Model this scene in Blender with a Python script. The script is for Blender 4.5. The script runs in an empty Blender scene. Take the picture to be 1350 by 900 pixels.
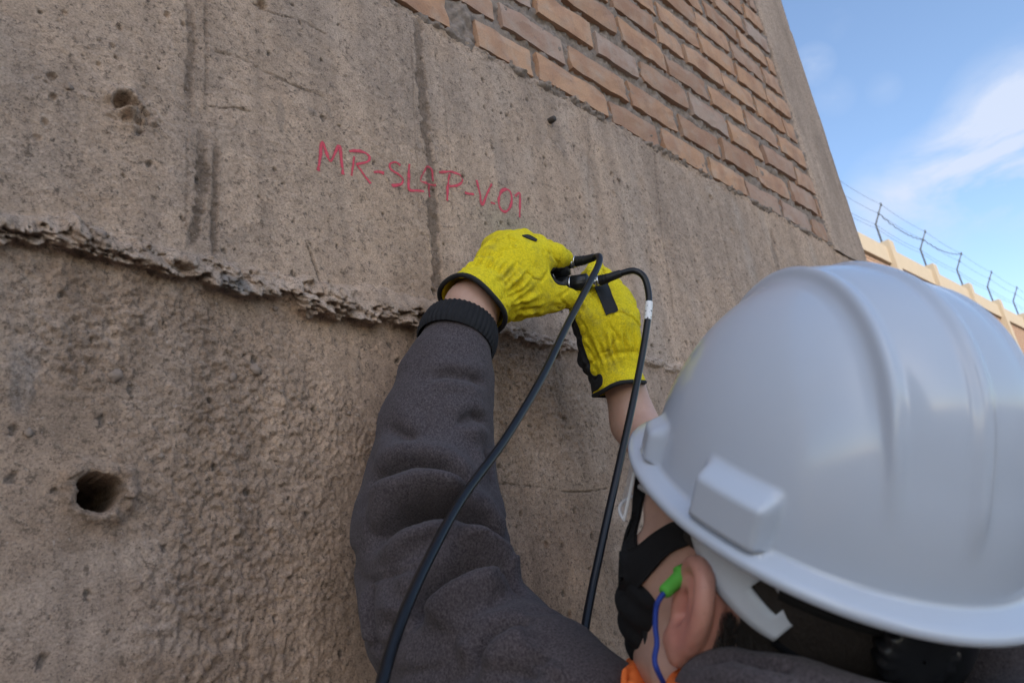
import bpy, math, random
import numpy as np
from mathutils import Matrix, Vector
from mathutils.bvhtree import BVHTree

rng = np.random.default_rng(7)
random.seed(7)
scene = bpy.context.scene
COL = scene.collection

# ---------------------------------------------------------------- camera
EYE = 1.5                                    # eye height of the photographer
PW, PH = 1350.0, 900.0
_vh = np.array([1658.0 - 675, 637.0 - 450]); _vz = np.array([300.0 - 675, -2200.0 - 450])
FPX = math.sqrt(-float(_vh @ _vz))
_w = np.array([_vh[0], -_vh[1], FPX]); _w /= np.linalg.norm(_w)     # along the wall  -> world X
_u = np.array([_vz[0], -_vz[1], FPX]); _u /= np.linalg.norm(_u)     # up              -> world Z
_n = np.cross(_w, _u)                                                # into the wall   -> world Y
R = np.stack([_w, _n, _u])
right, upv, fwd = R @ [1, 0, 0], R @ [0, 1, 0], R @ [0, 0, 1]
cam_data = bpy.data.cameras.new('camera')
cam = bpy.data.objects.new('camera', cam_data); COL.objects.link(cam)
m = Matrix.Identity(4)
for i in range(3):
    m[i][0], m[i][1], m[i][2] = right[i], upv[i], -fwd[i]
m[2][3] = EYE
cam.matrix_world = m
cam_data.sensor_width = 36.0
cam_data.lens = FPX / PW * 36.0
cam_data.clip_start = 0.02
cam_data.clip_end = 2000
cam_data.dof.use_dof = True
cam_data.dof.focus_distance = 0.93
cam_data.dof.aperture_fstop = 9.0
scene.camera = cam

# ---------------------------------------------------------------- light
SUN_DIR = np.array([-0.50, -0.68, 0.53]); SUN_DIR = SUN_DIR / np.linalg.norm(SUN_DIR)   # towards the sun
sun_el = math.asin(SUN_DIR[2]); sun_az = math.atan2(SUN_DIR[0], SUN_DIR[1])
world = bpy.data.worlds.new('World'); scene.world = world; world.use_nodes = True
wn, wl = world.node_tree.nodes, world.node_tree.links
wn.clear()
w_out = wn.new('ShaderNodeOutputWorld'); w_bg = wn.new('ShaderNodeBackground')
sky = wn.new('ShaderNodeTexSky'); sky.sky_type = 'NISHITA'; sky.sun_disc = False
sky.sun_elevation = sun_el; sky.sun_rotation = sun_az
sky.air_density = 1.0; sky.dust_density = 0.9; sky.ozone_density = 1.5
w_bg.inputs['Strength'].default_value = 0.135
SKYMUL = 1.0
geo = wn.new('ShaderNodeTexCoord')
def wmath(op, a, b=None, c=None):
    nd = wn.new('ShaderNodeMath'); nd.operation = op
    for i, v in enumerate((a, b, c)):
        if v is None: continue
        if isinstance(v, (int, float)): nd.inputs[i].default_value = v
        else: wl.new(v, nd.inputs[i])
    return nd.outputs[0]
def wnoise(scale, detail, rough, dist=0.0, stretch=(1, 1, 1)):
    mp = wn.new('ShaderNodeMapping'); mp.inputs['Scale'].default_value = stretch
    wl.new(geo.outputs['Generated'], mp.inputs['Vector'])
    nz = wn.new('ShaderNodeTexNoise'); nz.inputs['Scale'].default_value = scale
    nz.inputs['Detail'].default_value = detail; nz.inputs['Roughness'].default_value = rough
    nz.inputs['Distortion'].default_value = dist
    wl.new(mp.outputs[0], nz.inputs['Vector'])
    return nz.outputs['Fac']
def ray(px, py):
    return R @ np.array([(px - 675) / FPX, -(py - 450) / FPX, 1.0])
def wblob(px, py, r, strength, d=None):
    """a soft cloud bank about one direction of the sky"""
    d = np.asarray(ray(px, py) if d is None else d, float); d = d / np.linalg.norm(d)
    vm = wn.new('ShaderNodeVectorMath'); vm.operation = 'DISTANCE'
    vm.inputs[1].default_value = d
    nrm = wn.new('ShaderNodeVectorMath'); nrm.operation = 'NORMALIZE'
    wl.new(geo.outputs['Generated'], nrm.inputs[0]); wl.new(nrm.outputs[0], vm.inputs[0])
    q = wmath('DIVIDE', vm.outputs['Value'], r)
    q = wmath('SUBTRACT', 1.0, q)
    q = wmath('MAXIMUM', q, 0.0)
    return wmath('MULTIPLY', wmath('POWER', q, 0.8), strength)
banks = None
for b in [(1190, 262, .075, .6), (1255, 235, .075, .7), (1320, 205, .09, .75), (1400, 175, .13, .8), (1150, 285, .05, .45), (1310, 155, .055, .4), (1368, 135, .06, .5), (1072, 85, .028, .6), (1098, 128, .028, .25), (1165, 118, .022, .14), (1255, 315, .04, .3)]:
    o = wblob(*b); banks = o if banks is None else wmath('ADD', banks, o)
for d_, r_, s_ in (((-.80, -.10, .60), .30, 1.5), ((-.93, .02, .36), .22, 1.3), ((-.35, -.2, .92), .25, .5), ((.3, -.8, .5), .35, .6)):
    banks = wmath('ADD', banks, wblob(0, 0, r_, s_, d_))
n1 = wnoise(7.0, 9, .6, .35, (1, 1, 2.2)); n2 = wnoise(2.3, 6, .55, .2, (1, 1, 1.8))
gen = wmath('MULTIPLY', wmath('SUBTRACT', n2, 0.60), 1.2)
gen = wmath('MAXIMUM', gen, 0.0)
cl = wmath('ADD', gen, wmath('MULTIPLY', banks, wmath('MULTIPLY', wmath('SUBTRACT', n1, 0.34), 3.6)))
cl = wmath('MINIMUM', wmath('MAXIMUM', cl, 0.0), 0.92)
mixc = wn.new('ShaderNodeMix'); mixc.data_type = 'RGBA'
wl.new(cl, mixc.inputs[0]); wl.new(sky.outputs[0], mixc.inputs[6])
mixc.inputs[7].default_value = (2.5, 2.8, 3.45, 1)
wl.new(mixc.outputs[2], w_bg.inputs['Color']); wl.new(w_bg.outputs[0], w_out.inputs['Surface'])

sun_data = bpy.data.lights.new('sun', 'SUN'); sun_data.energy = 2.4; sun_data.angle = math.radians(0.5)
sun_data.color = (1.0, 0.93, 0.82)
sun = bpy.data.objects.new('sun', sun_data); COL.objects.link(sun)
sun.rotation_mode = 'QUATERNION'
sun.rotation_quaternion = Vector(SUN_DIR).to_track_quat('Z', 'Y')
scene.view_settings.view_transform = 'Standard'; scene.view_settings.look = 'None'
scene.view_settings.gamma = 1.0; scene.view_settings.use_curve_mapping = False
scene.view_settings.exposure = 1.1
scene.render.engine = 'CYCLES'
scene.cycles.use_denoising = True
scene.cycles.max_bounces = 8

# ---------------------------------------------------------------- helpers
def at(px, py, depth):
    """a point seen at that place of the photograph, at its own distance; z measured from the eye"""
    return R @ (np.array([(px - 675) / FPX, -(py - 450) / FPX, 1.0]) * depth)
def project(P):
    c = np.asarray(P) @ R
    return np.stack([675 + FPX * c[:, 0] / c[:, 2], 450 - FPX * c[:, 1] / c[:, 2], c[:, 2]], 1)
WALL = 0.68                                   # distance of the wall plane
def wall_at(px, py):
    r = ray(px, py); k = WALL / r[1]
    return np.array([r[0] * k, r[2] * k])

_tab = rng.random(1 << 16).astype(np.float32)
def _h(i, j, k, seed):
    return _tab[((i * 73856093) ^ (j * 19349663) ^ (k * 83492791) ^ (seed * 2654435)) & 0xFFFF]
def vnoise(x, y, z=None, seed=0):
    """smooth value noise, -1..1"""
    x = np.asarray(x, np.float32); y = np.asarray(y, np.float32)
    xi = np.floor(x).astype(np.int64); yi = np.floor(y).astype(np.int64)
    fx = x - xi; fy = y - yi
    fx = fx * fx * (3 - 2 * fx); fy = fy * fy * (3 - 2 * fy)
    def lay(k):
        a = _h(xi, yi, k, seed); b = _h(xi + 1, yi, k, seed); c = _h(xi, yi + 1, k, seed); d = _h(xi + 1, yi + 1, k, seed)
        return (a + (b - a) * fx) * (1 - fy) + (c + (d - c) * fx) * fy
    if z is None:
        return lay(0) * 2 - 1
    z = np.asarray(z, np.float32); zi = np.floor(z).astype(np.int64); fz = z - zi; fz = fz * fz * (3 - 2 * fz)
    return (lay(zi) * (1 - fz) + lay(zi + 1) * fz) * 2 - 1
def fbm(x, y, z=None, oct=4, seed=0, gain=0.5):
    o = 0; a = 1; t = 0
    for k in range(oct):
        s = 2.03 ** k
        o = o + a * vnoise(x * s + 17.3 * k, y * s - 9.1 * k, None if z is None else z * s + 5.7 * k, seed + k); t += a; a *= gain
    return o / t
def worley(x, y, seed=0):
    """distance to nearest and second nearest cell point, and the nearest cell's random number"""
    xi = np.floor(x).astype(np.int64); yi = np.floor(y).astype(np.int64)
    d1 = np.full(np.shape(x), 9.0, np.float32); d2 = d1.copy(); idr = np.zeros(np.shape(x), np.float32)
    for a in (-1, 0, 1):
        for b in (-1, 0, 1):
            cx, cy = xi + a, yi + b
            dx = cx + _h(cx, cy, 1, seed) - x; dy = cy + _h(cx, cy, 2, seed) - y
            d = np.sqrt(dx * dx + dy * dy); r = _h(cx, cy, 3, seed)
            n = d < d1
            d2 = np.where(n, d1, np.minimum(d2, d)); idr = np.where(n, r, idr); d1 = np.where(n, d, d1)
    return d1, d2, idr
def sstep(a, b, x):
    t = np.clip((x - a) / (b - a), 0, 1); return t * t * (3 - 2 * t)

_loc = {}
def empty(name, loc, label=None, cat=None, group=None):
    o = bpy.data.objects.new(name, None); COL.objects.link(o); o.location = loc; o.empty_display_size = .05
    _loc[o.name] = np.array(loc, float)
    tag(o, label, cat, group); return o
def tag(o, label=None, cat=None, group=None, kind=None):
    if label: o['label'] = label
    if cat: o['category'] = cat
    if group: o['group'] = group
    if kind: o['kind'] = kind
    return o
def mk(name, v, faces, mat, parent=None, smooth=True, eye=True, attrs=None):
    """one mesh object from world points (z from the eye when eye=True)"""
    v = np.array(v, dtype=np.float64).reshape(-1, 3)
    if eye: v = v + [0, 0, EYE]
    base = _loc[parent.name] if parent is not None else np.zeros(3)
    v = v - base
    me = bpy.data.meshes.new(name)
    if isinstance(faces, np.ndarray):
        nf, k = faces.shape
        me.vertices.add(len(v)); me.vertices.foreach_set('co', v.astype(np.float32).ravel())
        me.loops.add(nf * k); me.loops.foreach_set('vertex_index', faces.astype(np.int32).ravel())
        me.polygons.add(nf); me.polygons.foreach_set('loop_start', np.arange(0, nf * k, k, dtype=np.int32))
        me.update(calc_edges=True)
    else:
        me.from_pydata([tuple(p) for p in v], [], [tuple(f) for f in faces]); me.update()
    if smooth: me.polygons.foreach_set('use_smooth', np.ones(len(me.polygons), bool))
    for an, av in (attrs or {}).items():
        if np.ndim(av) == 1:
            a = me.attributes.new(an, 'FLOAT', 'POINT'); a.data.foreach_set('value', np.asarray(av, np.float32))
        else:
            a = me.attributes.new(an, 'FLOAT_COLOR', 'POINT')
            a.data.foreach_set('color', np.concatenate([av, np.ones((len(av), 1))], 1).astype(np.float32).ravel())
    o = bpy.data.objects.new(name, me); COL.objects.link(o)
    if mat: me.materials.append(mat)
    if parent is not None: o.parent = parent
    _loc[o.name] = base
    return o
def grid_faces(nu, nv, wrap_u=False):
    """faces of a (nu, nv) grid of points stored u-major"""
    iu = np.arange(nu if wrap_u else nu - 1); iv = np.arange(nv - 1)
    a, b = np.meshgrid(iu, iv, indexing='ij'); a2 = (a + 1) % nu
    return np.stack([a * nv + b, a2 * nv + b, a2 * nv + b + 1, a * nv + b + 1], -1).reshape(-1, 4)
BOXF = [(0, 3, 2, 1), (4, 5, 6, 7), (0, 1, 5, 4), (1, 2, 6, 5), (2, 3, 7, 6), (3, 0, 4, 7)]
def boxes(lst):
    """list of (lo, hi) boxes -> verts, faces"""
    V, F = [], []
    for lo, hi in lst:
        b = len(V)
        V += [(lo[0], lo[1], lo[2]), (hi[0], lo[1], lo[2]), (hi[0], hi[1], lo[2]), (lo[0], hi[1], lo[2]),
              (lo[0], lo[1], hi[2]), (hi[0], lo[1], hi[2]), (hi[0], hi[1], hi[2]), (lo[0], hi[1], hi[2])]
        F += [tuple(b + i for i in f) for f in BOXF]
    return V, F
def catmull(P, n):
    P = np.asarray(P, float); P = np.concatenate([[2 * P[0] - P[1]], P, [2 * P[-1] - P[-2]]])
    out = []
    for i in range(1, len(P) - 2):
        for t in np.linspace(0, 1, n, endpoint=False):
            a, b, c, d = P[i - 1], P[i], P[i + 1], P[i + 2]
            out.append(.5 * (2 * b + (c - a) * t + (2 * a - 5 * b + 4 * c - d) * t * t + (3 * b - a - 3 * c + d) * t ** 3))
    out.append(P[-2]); return np.array(out)
def frames(P):
    T = np.gradient(P, axis=0); T /= np.linalg.norm(T, axis=1, keepdims=True)
    N = np.zeros_like(P); a = np.array([0.31, .17, .93]); a -= a @ T[0] * T[0]; a /= np.linalg.norm(a); N[0] = a
    for i in range(1, len(P)):
        v = N[i - 1] - (N[i - 1] @ T[i]) * T[i]; N[i] = v / np.linalg.norm(v)
    return T, N, np.cross(T, N)
def tube(P, r, seg=12, caps=True):
    P = np.asarray(P, float); r = np.broadcast_to(r, (len(P),))
    T, N, B = frames(P); a = np.linspace(0, 2 * np.pi, seg, endpoint=False)
    V = (P[:, None] + r[:, None, None] * (np.cos(a)[None, :, None] * N[:, None] + np.sin(a)[None, :, None] * B[:, None])).reshape(-1, 3)
    F = []
    for i in range(len(P) - 1):
        for j in range(seg):
            k = (j + 1) % seg
            F.append((i * seg + j, i * seg + k, (i + 1) * seg + k, (i + 1) * seg + j))
    if caps:
        F.append(tuple(range(seg - 1, -1, -1))); F.append(tuple((len(P) - 1) * seg + j for j in range(seg)))
    return V, F
def joinvf(parts):
    V, F = [], []
    for v, f in parts:
        b = sum(len(x) for x in V); V.append(np.asarray(v).reshape(-1, 3)); F += [tuple(b + i for i in q) for q in f]
    return np.concatenate(V), F

# ---------------------------------------------------------------- materials
class NT:
    def __init__(s, name):
        s.m = bpy.data.materials.new(name); s.m.use_nodes = True
        s.t = s.m.node_tree; s.n = s.t.nodes; s.l = s.t.links
        s.b = s.n['Principled BSDF']; s.out = s.n['Material Output']
        s.tc = s.n.new('ShaderNodeTexCoord')
    def put(s, v, sock):
        if hasattr(v, 'is_linked') or hasattr(v, 'links'): s.l.new(v, sock)
        else: sock.default_value = v
    def noise(s, scale, detail=4, rough=.55, dist=0, stretch=None, coord='Object'):
        nz = s.n.new('ShaderNodeTexNoise'); nz.inputs['Scale'].default_value = scale; nz.inputs['Detail'].default_value = detail
        nz.inputs['Roughness'].default_value = rough; nz.inputs['Distortion'].default_value = dist
        v = s.tc.outputs[coord]
        if stretch:
            mp = s.n.new('ShaderNodeMapping'); mp.inputs['Scale'].default_value = stretch; s.l.new(v, mp.inputs[0]); v = mp.outputs[0]
        s.l.new(v, nz.inputs['Vector']); return nz.outputs['Fac']
    def vor(s, scale, feature='F1', coord='Object', stretch=None):
        nz = s.n.new('ShaderNodeTexVoronoi'); nz.feature = feature; nz.inputs['Scale'].default_value = scale
        v = s.tc.outputs[coord]
        if stretch:
            mp = s.n.new('ShaderNodeMapping'); mp.inputs['Scale'].default_value = stretch; s.l.new(v, mp.inputs[0]); v = mp.outputs[0]
        s.l.new(v, nz.inputs['Vector']); return nz.outputs['Distance']
    def attr(s, name):
        a = s.n.new('ShaderNodeAttribute'); a.attribute_name = name; return a
    def math(s, op, a, b=None, clamp=False):
        nd = s.n.new('ShaderNodeMath'); nd.operation = op; nd.use_clamp = clamp
        s.put(a, nd.inputs[0])
        if b is not None: s.put(b, nd.inputs[1])
        return nd.outputs[0]
    def ramp(s, fac, stops):
        r = s.n.new('ShaderNodeValToRGB'); e = r.color_ramp.elements
        while len(e) < len(stops): e.new(0.5)
        for el, (p, c) in zip(e, stops):
            el.position = p; el.color = (c, c, c, 1) if isinstance(c, (int, float)) else (*c, 1)
        s.l.new(fac, r.inputs[0]); return r.outputs[0]
    def mix(s, fac, a, b, mode='MIX'):
        mx = s.n.new('ShaderNodeMix'); mx.data_type = 'RGBA'; mx.blend_type = mode
        s.put(fac, mx.inputs[0])
        for v, i in ((a, 6), (b, 7)):
            if isinstance(v, tuple): mx.inputs[i].default_value = (*v, 1)
            else: s.l.new(v, mx.inputs[i])
        return mx.outputs[2]
    def bump(s, h, strength=.4, dist=.002):
        b = s.n.new('ShaderNodeBump'); b.inputs['Strength'].default_value = strength; b.inputs['Distance'].default_value = dist
        s.l.new(h, b.inputs['Height']); s.l.new(b.outputs[0], s.b.inputs['Normal'])
    def set(s, color=None, rough=None, spec=None, **kw):
        if color is not None:
            if isinstance(color, tuple): s.b.inputs['Base Color'].default_value = (*color, 1)
            else: s.l.new(color, s.b.inputs['Base Color'])
        if rough is not None: s.put(rough, s.b.inputs['Roughness'])
        if spec is not None: s.put(spec, s.b.inputs['Specular IOR Level'])
        for k, v in kw.items(): s.put(v, s.b.inputs[k.replace('_', ' ')])
        return s.m
def plain(name, c, rough=.6, var=.12, scale=60, bump=.0, **kw):
    t = NT(name); nz = t.noise(scale, 5)
    col = t.mix(nz, tuple(x * (1 - var) for x in c), tuple(min(1, x * (1 + var)) for x in c))
    if bump: t.bump(t.noise(scale * 3, 4), bump, .001)
    return t.set(col, rough, kw.pop('spec', .3), **kw)

# ---------------------------------------------------------------- ground, yard
def ground_mat():
    t = NT('dusty_earth'); a = t.noise(.8, 6); b = t.noise(14, 6, .65)
    c = t.mix(a, (.145, .118, .09), (.19, .155, .12)); c = t.mix(t.ramp(b, [(.35, 0), (.7, .5)]), c, (.25, .2, .16))
    t.bump(b, .5, .02); return t.set(c, .95)
gx = np.concatenate([-np.geomspace(900, 6, 14), np.linspace(-5, 25, 61), np.geomspace(27, 900, 14)])
gX, gY = np.meshgrid(gx, gx, indexing='ij')
gZ = .025 * fbm(gX * .9, gY * .9, oct=4, seed=3) * (np.hypot(gX, gY) < 60) - .01
o = mk('ground', np.stack([gX, gY, gZ], -1), grid_faces(len(gx), len(gx)), ground_mat(), eye=False)
tag(o, 'bare dusty earth of the yard', kind='structure')

# ---------------------------------------------------------------- the building wall
WZ_TOP = 1.306 * WALL                          # top of the concrete (from the eye)
X_COL, X_END = 2.225, 2.545
WTOP = 3.4
wall = empty('building_wall', (1.2, WALL + .15, 0), 'tall weathered wall of raw grey concrete below and pale red brick above, with red handwriting', 'wall')

def pxcurve(pts):
    w = np.array([wall_at(*p) for p in pts]); w = w[np.argsort(w[:, 0])]
    return lambda x: np.interp(x, w[:, 0], w[:, 1])
led_top = pxcurve([(0, 284), (50, 288), (95, 288), (120, 303), (155, 314), (190, 318), (215, 326), (240, 337), (285, 343), (300, 347), (350, 360), (400, 371), (450, 378), (500, 383), (560, 396), (600, 410), (700, 440), (850, 470), (910, 485)])
led_bot = pxcurve([(0, 322), (30, 323), (60, 327), (90, 334), (130, 338), (160, 344), (195, 353), (215, 368), (235, 371), (258, 366), (272, 380), (300, 390), (318, 395), (335, 385), (352, 394), (375, 405), (398, 418), (410, 422), (425, 414), (450, 421), (470, 428), (500, 424), (520, 428), (545, 424), (562, 428), (600, 424), (700, 455), (850, 482), (910, 497)])
smooth_edge = pxcurve([(285, 343), (350, 352), (400, 360), (450, 371), (560, 395)])

def strip(X, Z, pts, half, soft=.0012):
    """0..1 along a vertical-ish line of the wall drawn through photo points"""
    w = np.array([wall_at(*p) for p in pts]); w = w[np.argsort(w[:, 1])]
    c = np.interp(Z, w[:, 1], w[:, 0]) + half * .45 * vnoise(Z * 38, Z * 0 + w[0, 0] * 50, seed=35); z0, z1 = w[0, 1], w[-1, 1]
    inside = sstep(z0 - .012, z0 + .02, Z + .012 * vnoise(X * 90, Z * 30, seed=36)) * sstep(z1 + .012, z1 - .02, Z + .012 * vnoise(X * 90, Z * 30, seed=37))
    hw_ = half * (1 + .45 * vnoise(Z * 75, Z * 0 + w[0, 0] * 90, seed=38) + .25 * vnoise(Z * 260, X * 60, seed=39)); soft = soft + half * .18
    return (1 - sstep(hw_ - soft, hw_ + soft, np.abs(X - c))) * inside, X - c
def polydist(X, Z, pts, pad=.03):
    """distance to a polyline given in photo points (only near it; far = 1)"""
    w = np.array([wall_at(*p) for p in pts]); D = np.full(X.shape, 1.0, np.float32)
    m_ = (X > w[:, 0].min() - pad) & (X < w[:, 0].max() + pad) & (Z > w[:, 1].min() - pad) & (Z < w[:, 1].max() + pad)
    if not m_.any(): return D
    x, z = X[m_], Z[m_]; d = np.full(x.shape, 1.0)
    for (ax, az), (bx, bz) in zip(w[:-1], w[1:]):
        vx, vz = bx - ax, bz - az; t = np.clip(((x - ax) * vx + (z - az) * vz) / (vx * vx + vz * vz + 1e-12), 0, 1)
        d = np.minimum(d, np.hypot(x - ax - t * vx, z - az - t * vz))
    D[m_] = d; return D

CR = dict(hole_low=(130, 648), hole_up=(160, 135))
CRACKS = [[(285, 68), (320, 78), (345, 92), (372, 105), (400, 118), (425, 128), (450, 134)],
          [(650, 636), (680, 639), (715, 642), (745, 648), (775, 648), (800, 644)],
          [(402, 318), (412, 340), (420, 365), (428, 392)],
          [(275, 141), (290, 143), (310, 142), (330, 148)],
          [(335, 5), (360, 18), (395, 27), (430, 45)]]
def concrete(X, Z):
    """height of the concrete face (out of the wall), its tone and how sandy it is"""
    X = X.astype(np.float32); Z = Z.astype(np.float32)
    wob = .0075 * vnoise(X * 34, Z * 34, seed=91) + .0045 * vnoise(X * 95, Z * 95, seed=92) + .002 * vnoise(X * 260, Z * 260, seed=93)
    zt = led_top(X) + wob * .6; zb = led_bot(X) + wob
    low = 1 - sstep(-.006, .004, Z - zb)
    near = sstep(.95, .3, X)
    # broad undulation and grain
    h = .0022 * fbm(X * 6, Z * 6, oct=3, seed=5)
    grain = fbm(X * 170, Z * 170, oct=3, seed=8, gain=.6)
    mid = fbm(X * 55, Z * 55, oct=4, seed=11)
    drip = fbm(X * 85, Z * 9, oct=3, seed=21)
    sandy = np.clip(.5 + 1.3 * fbm(X * 9, Z * 6, oct=3, seed=31) + .35 * (X < .3), 0, 1)
    h += (1 - low) * (.00075 * grain * (.4 + sandy) + .0011 * mid * (.35 + sandy))
    # lower pour: lumpy, dripped, pitted
    lum1, _, r1 = worley(X * 75 + .4 * mid, Z * 75, 41)
    lum2, _, r2 = worley(X * 170, Z * 150 + .5 * mid, 43)
    lum3, _, r3 = worley(X * 34, Z * 30, 47)
    rough = np.clip(.50 + 1.7 * fbm(X * 6, Z * 6, oct=3, seed=51) + .45 * sstep(.20, .0, led_bot(X) - Z), .10, .85) * (1 - .55 * sstep(.55, .95, X)) * (1 - .5 * sstep(.28, .42, X) * sstep(.25, .1, Z))
    hl = .0016 * mid + .0011 * drip + .0006 * grain + .0030 * np.clip(.55 - lum1, 0, 1) * (r1 > .35) + .0030 * np.clip(.6 - lum2, 0, 1) * (r2 > .3) + .006 * np.clip(.4 - lum3, 0, 1) * (r3 > .72)
    rdg = np.abs(fbm(X * 60, Z * 70, oct=3, seed=58, gain=.6)); chunk = sstep(.0, .16, rdg) * (.5 + .5 * vnoise(X * 45, Z * 45, seed=59))
    h += low * rough * (hl * 1.5 + .0020 * chunk * np.clip(rough - .35, 0, 1) + .0042 * fbm(X * 190, Z * 150, oct=3, seed=57, gain=.7) - .004 * np.clip(fbm(X * 95, Z * 80, oct=3, seed=56, gain=.6) - .18, 0, 1))
    # drips running down under the ledge
    below = np.clip(zb - Z, 0, 1)
    dr = np.clip(vnoise(X * 62, Z * 2.5, seed=61) - .25, 0, 1) * sstep(.26, .02, below) * low * sstep(.005, .03, below)
    h += .0045 * dr * sstep(.1, .3, X)
    # pits and bug holes
    p1, _, q1 = worley(X * 52 + .25 * mid, Z * 44 + .25 * grain, 71); p2, _, q2 = worley(X * 120 + .35 * grain, Z * 100 + .3 * mid, 73)
    pit = (1 - sstep(.5, 1.0, p1 / (.03 + .16 * np.clip(q1 - .84, 0, 1) / .12))) * (q1 > .84)
    pit2 = (1 - sstep(.5, 1.0, p2 / (.06 + .2 * np.clip(q2 - .8, 0, 1) / .2))) * (q2 > .8) * (fbm(X * 7, Z * 7, oct=2, seed=75) > -.1)
    h -= .0028 * pit + .0012 * pit2 * (.35 + .65 * np.clip(sandy, 0, 1)) * (1 - .5 * low)
    # ledge: crumbling lip of the upper pour
    t = np.clip((Z - zb) / np.maximum(zt - zb, .004), -1, 2)
    lip = sstep(-.10, .10, t) * (1 - sstep(.62, 1.15, t))
    amp = np.interp(X, [0, .2, .32, .5, .6, .68, .85, 1.3], [.027, .027, .031, .029, .024, .016, .011, .006])
    l1, l12, s1 = worley(X * 48 + .5 * mid, Z * 60, 81); l2, l22, s2 = worley(X * 105, Z * 120 + .4 * mid, 83)
    cr1 = sstep(.02, .16, l12 - l1); cr2 = sstep(.02, .2, l22 - l2)
    rg1 = 1 - np.abs(fbm(X * 34, Z * 48, oct=4, seed=85, gain=.6)) * 2.2; rg2 = fbm(X * 90, Z * 110, oct=3, seed=86, gain=.6)
    terr = .42 * s1 + .20 * s2 * (l1 < .5)
    crumb = .30 + .45 * rg1 + .30 * rg2 + .55 * (terr - .3) - .22 * (1 - sstep(.0, .07, l12 - l1)) * (s2 > .4)
    smooth_lip = sstep(.40, .46, X) * sstep(.62, .56, X) * sstep(.45, .6, t)
    crumb = crumb * (1 - smooth_lip) + .66 * smooth_lip
    h += amp * lip * np.clip(crumb, .05, 1.4)
    ledge = lip * (amp > .006)
    # shutter board joints
    tone_s = np.zeros_like(X)
    def board(pts, half, depth, sand=1.0, ridge=.0012):
        nonlocal h, tone_s
        s, dx = strip(X, Z, pts, half)
        h = h + s * (-depth + .0010 * grain + .0008 * mid) * (1 - ledge)
        up = (Z < wall_at(*pts[0])[1] + .01) & (Z > wall_at(*pts[-1])[1] - .01)
        rg = np.exp(-((np.abs(dx) - half - .0016) / .0012) ** 2) * up
        h = h + ridge * rg * (1 - ledge) * (.5 + .8 * np.clip(vnoise(X * 30, Z * 25, seed=95), -.3, 1)); tone_s = np.maximum(tone_s, s * sand)
    board([(552, 25), (556, 110), (566, 220), (571, 300), (578, 388)], .0085, .0022, 1.0)
    board([(541, 40), (545, 120), (548, 200), (553, 300)], .0011, .0008, .5, .0004)
    board([(583, 80), (590, 180), (598, 300)], .0010, .0008, .35, .0004)
    board([(248, 0), (252, 50), (250, 110), (249, 150)], .0045, .0016, .8)
    board([(270, 0), (272, 60), (271, 120), (272, 150)], .0018, .0010, .6, .0007)
    board([(267, 180), (266, 230), (262, 270), (256, 300), (250, 330)], .0055, .0020, .9)
    board([(285, 185), (284, 230), (283, 280), (283, 335)], .0036, .0018, .9)
    board([(247, 180), (246, 230), (245, 300)], .0012, .0007, .4, .0008)
    board([(262, 500), (256, 620), (250, 740), (246, 900)], .007, .0012, .35, .0008)
    board([(33, 480), (40, 520), (35, 545)], .003, -.002, .0, .0)
    board([(1017, 300), (1021, 330), (1030, 375)], .012, .0022, .7, .001)
    board([(862, 195), (872, 300), (890, 420)], .003, .0010, .4, .0006)
    board([(775, 150), (777, 260), (782, 360)], .003, .0008, .25, .0004)
    board([(945, 262), (960, 340), (975, 400)], .004, .0008, .35, .0004)
    # cracks
    ck = np.zeros_like(X)
    for c in CRACKS:
        d = polydist(X, Z, c) + .0016 * np.abs(vnoise(X * 180, Z * 180, seed=99)) * 1.0
        s = 1 - sstep(.0007, .0022, d + .001 * np.clip(vnoise(X * 50, Z * 50, seed=98), -1, 1)); ck = np.maximum(ck, s)
    h -= .0028 * ck
    # horizontal pour line across the lower concrete behind the arm
    # tie holes
    def hole(px, py, r, depth, rim, rr):
        nonlocal h
        c = wall_at(px, py); dx, dz = X - c[0], Z - c[1]; a = np.arctan2(dz, dx)
        d = np.hypot(dx, dz) * (1 + .12 * vnoise(np.cos(a) * 2 + 5, np.sin(a) * 2, seed=px) + .06 * vnoise(np.cos(a) * 6, np.sin(a) * 6, seed=px + 1))
        h = h + rim * np.exp(-((d - r * 1.35) / (r * .42)) ** 2) * (.5 + .8 * np.abs(mid) + .5 * vnoise(X * 90, Z * 90, seed=7))
        w_ = 1 - sstep(r * .86, r * 1.04, d); h = h * (1 - w_) + w_ * (-depth * (1 - .25 * (d / r) ** 2))
        return d / r
    d1 = hole(130, 648, .0165, .17, .009, 1)
    d2 = hole(163, 135, .0105, .018, .006, 1)
    c2 = wall_at(175, 150); cr = np.exp(-((X - c2[0]) ** 2 + ((Z - c2[1]) * 1.3) ** 2) / .026 ** 2)
    h += cr * (.012 * (.6 - 2.4 * np.abs(fbm(X * 38, Z * 38, oct=4, seed=79, gain=.6))) + .008 * fbm(X * 130, Z * 130, oct=2, seed=76) + .0060 * (np.clip(.6 - lum1, 0, 1) - .2)) * (d2 > 1)
    c3 = wall_at(130, 660); cr3 = np.exp(-((X - c3[0]) ** 2 + (Z - c3[1]) ** 2) / .034 ** 2)
    h += cr3 * .004 * (mid + np.clip(.6 - lum1, 0, 1)) * (d1 > 1.1)
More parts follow.
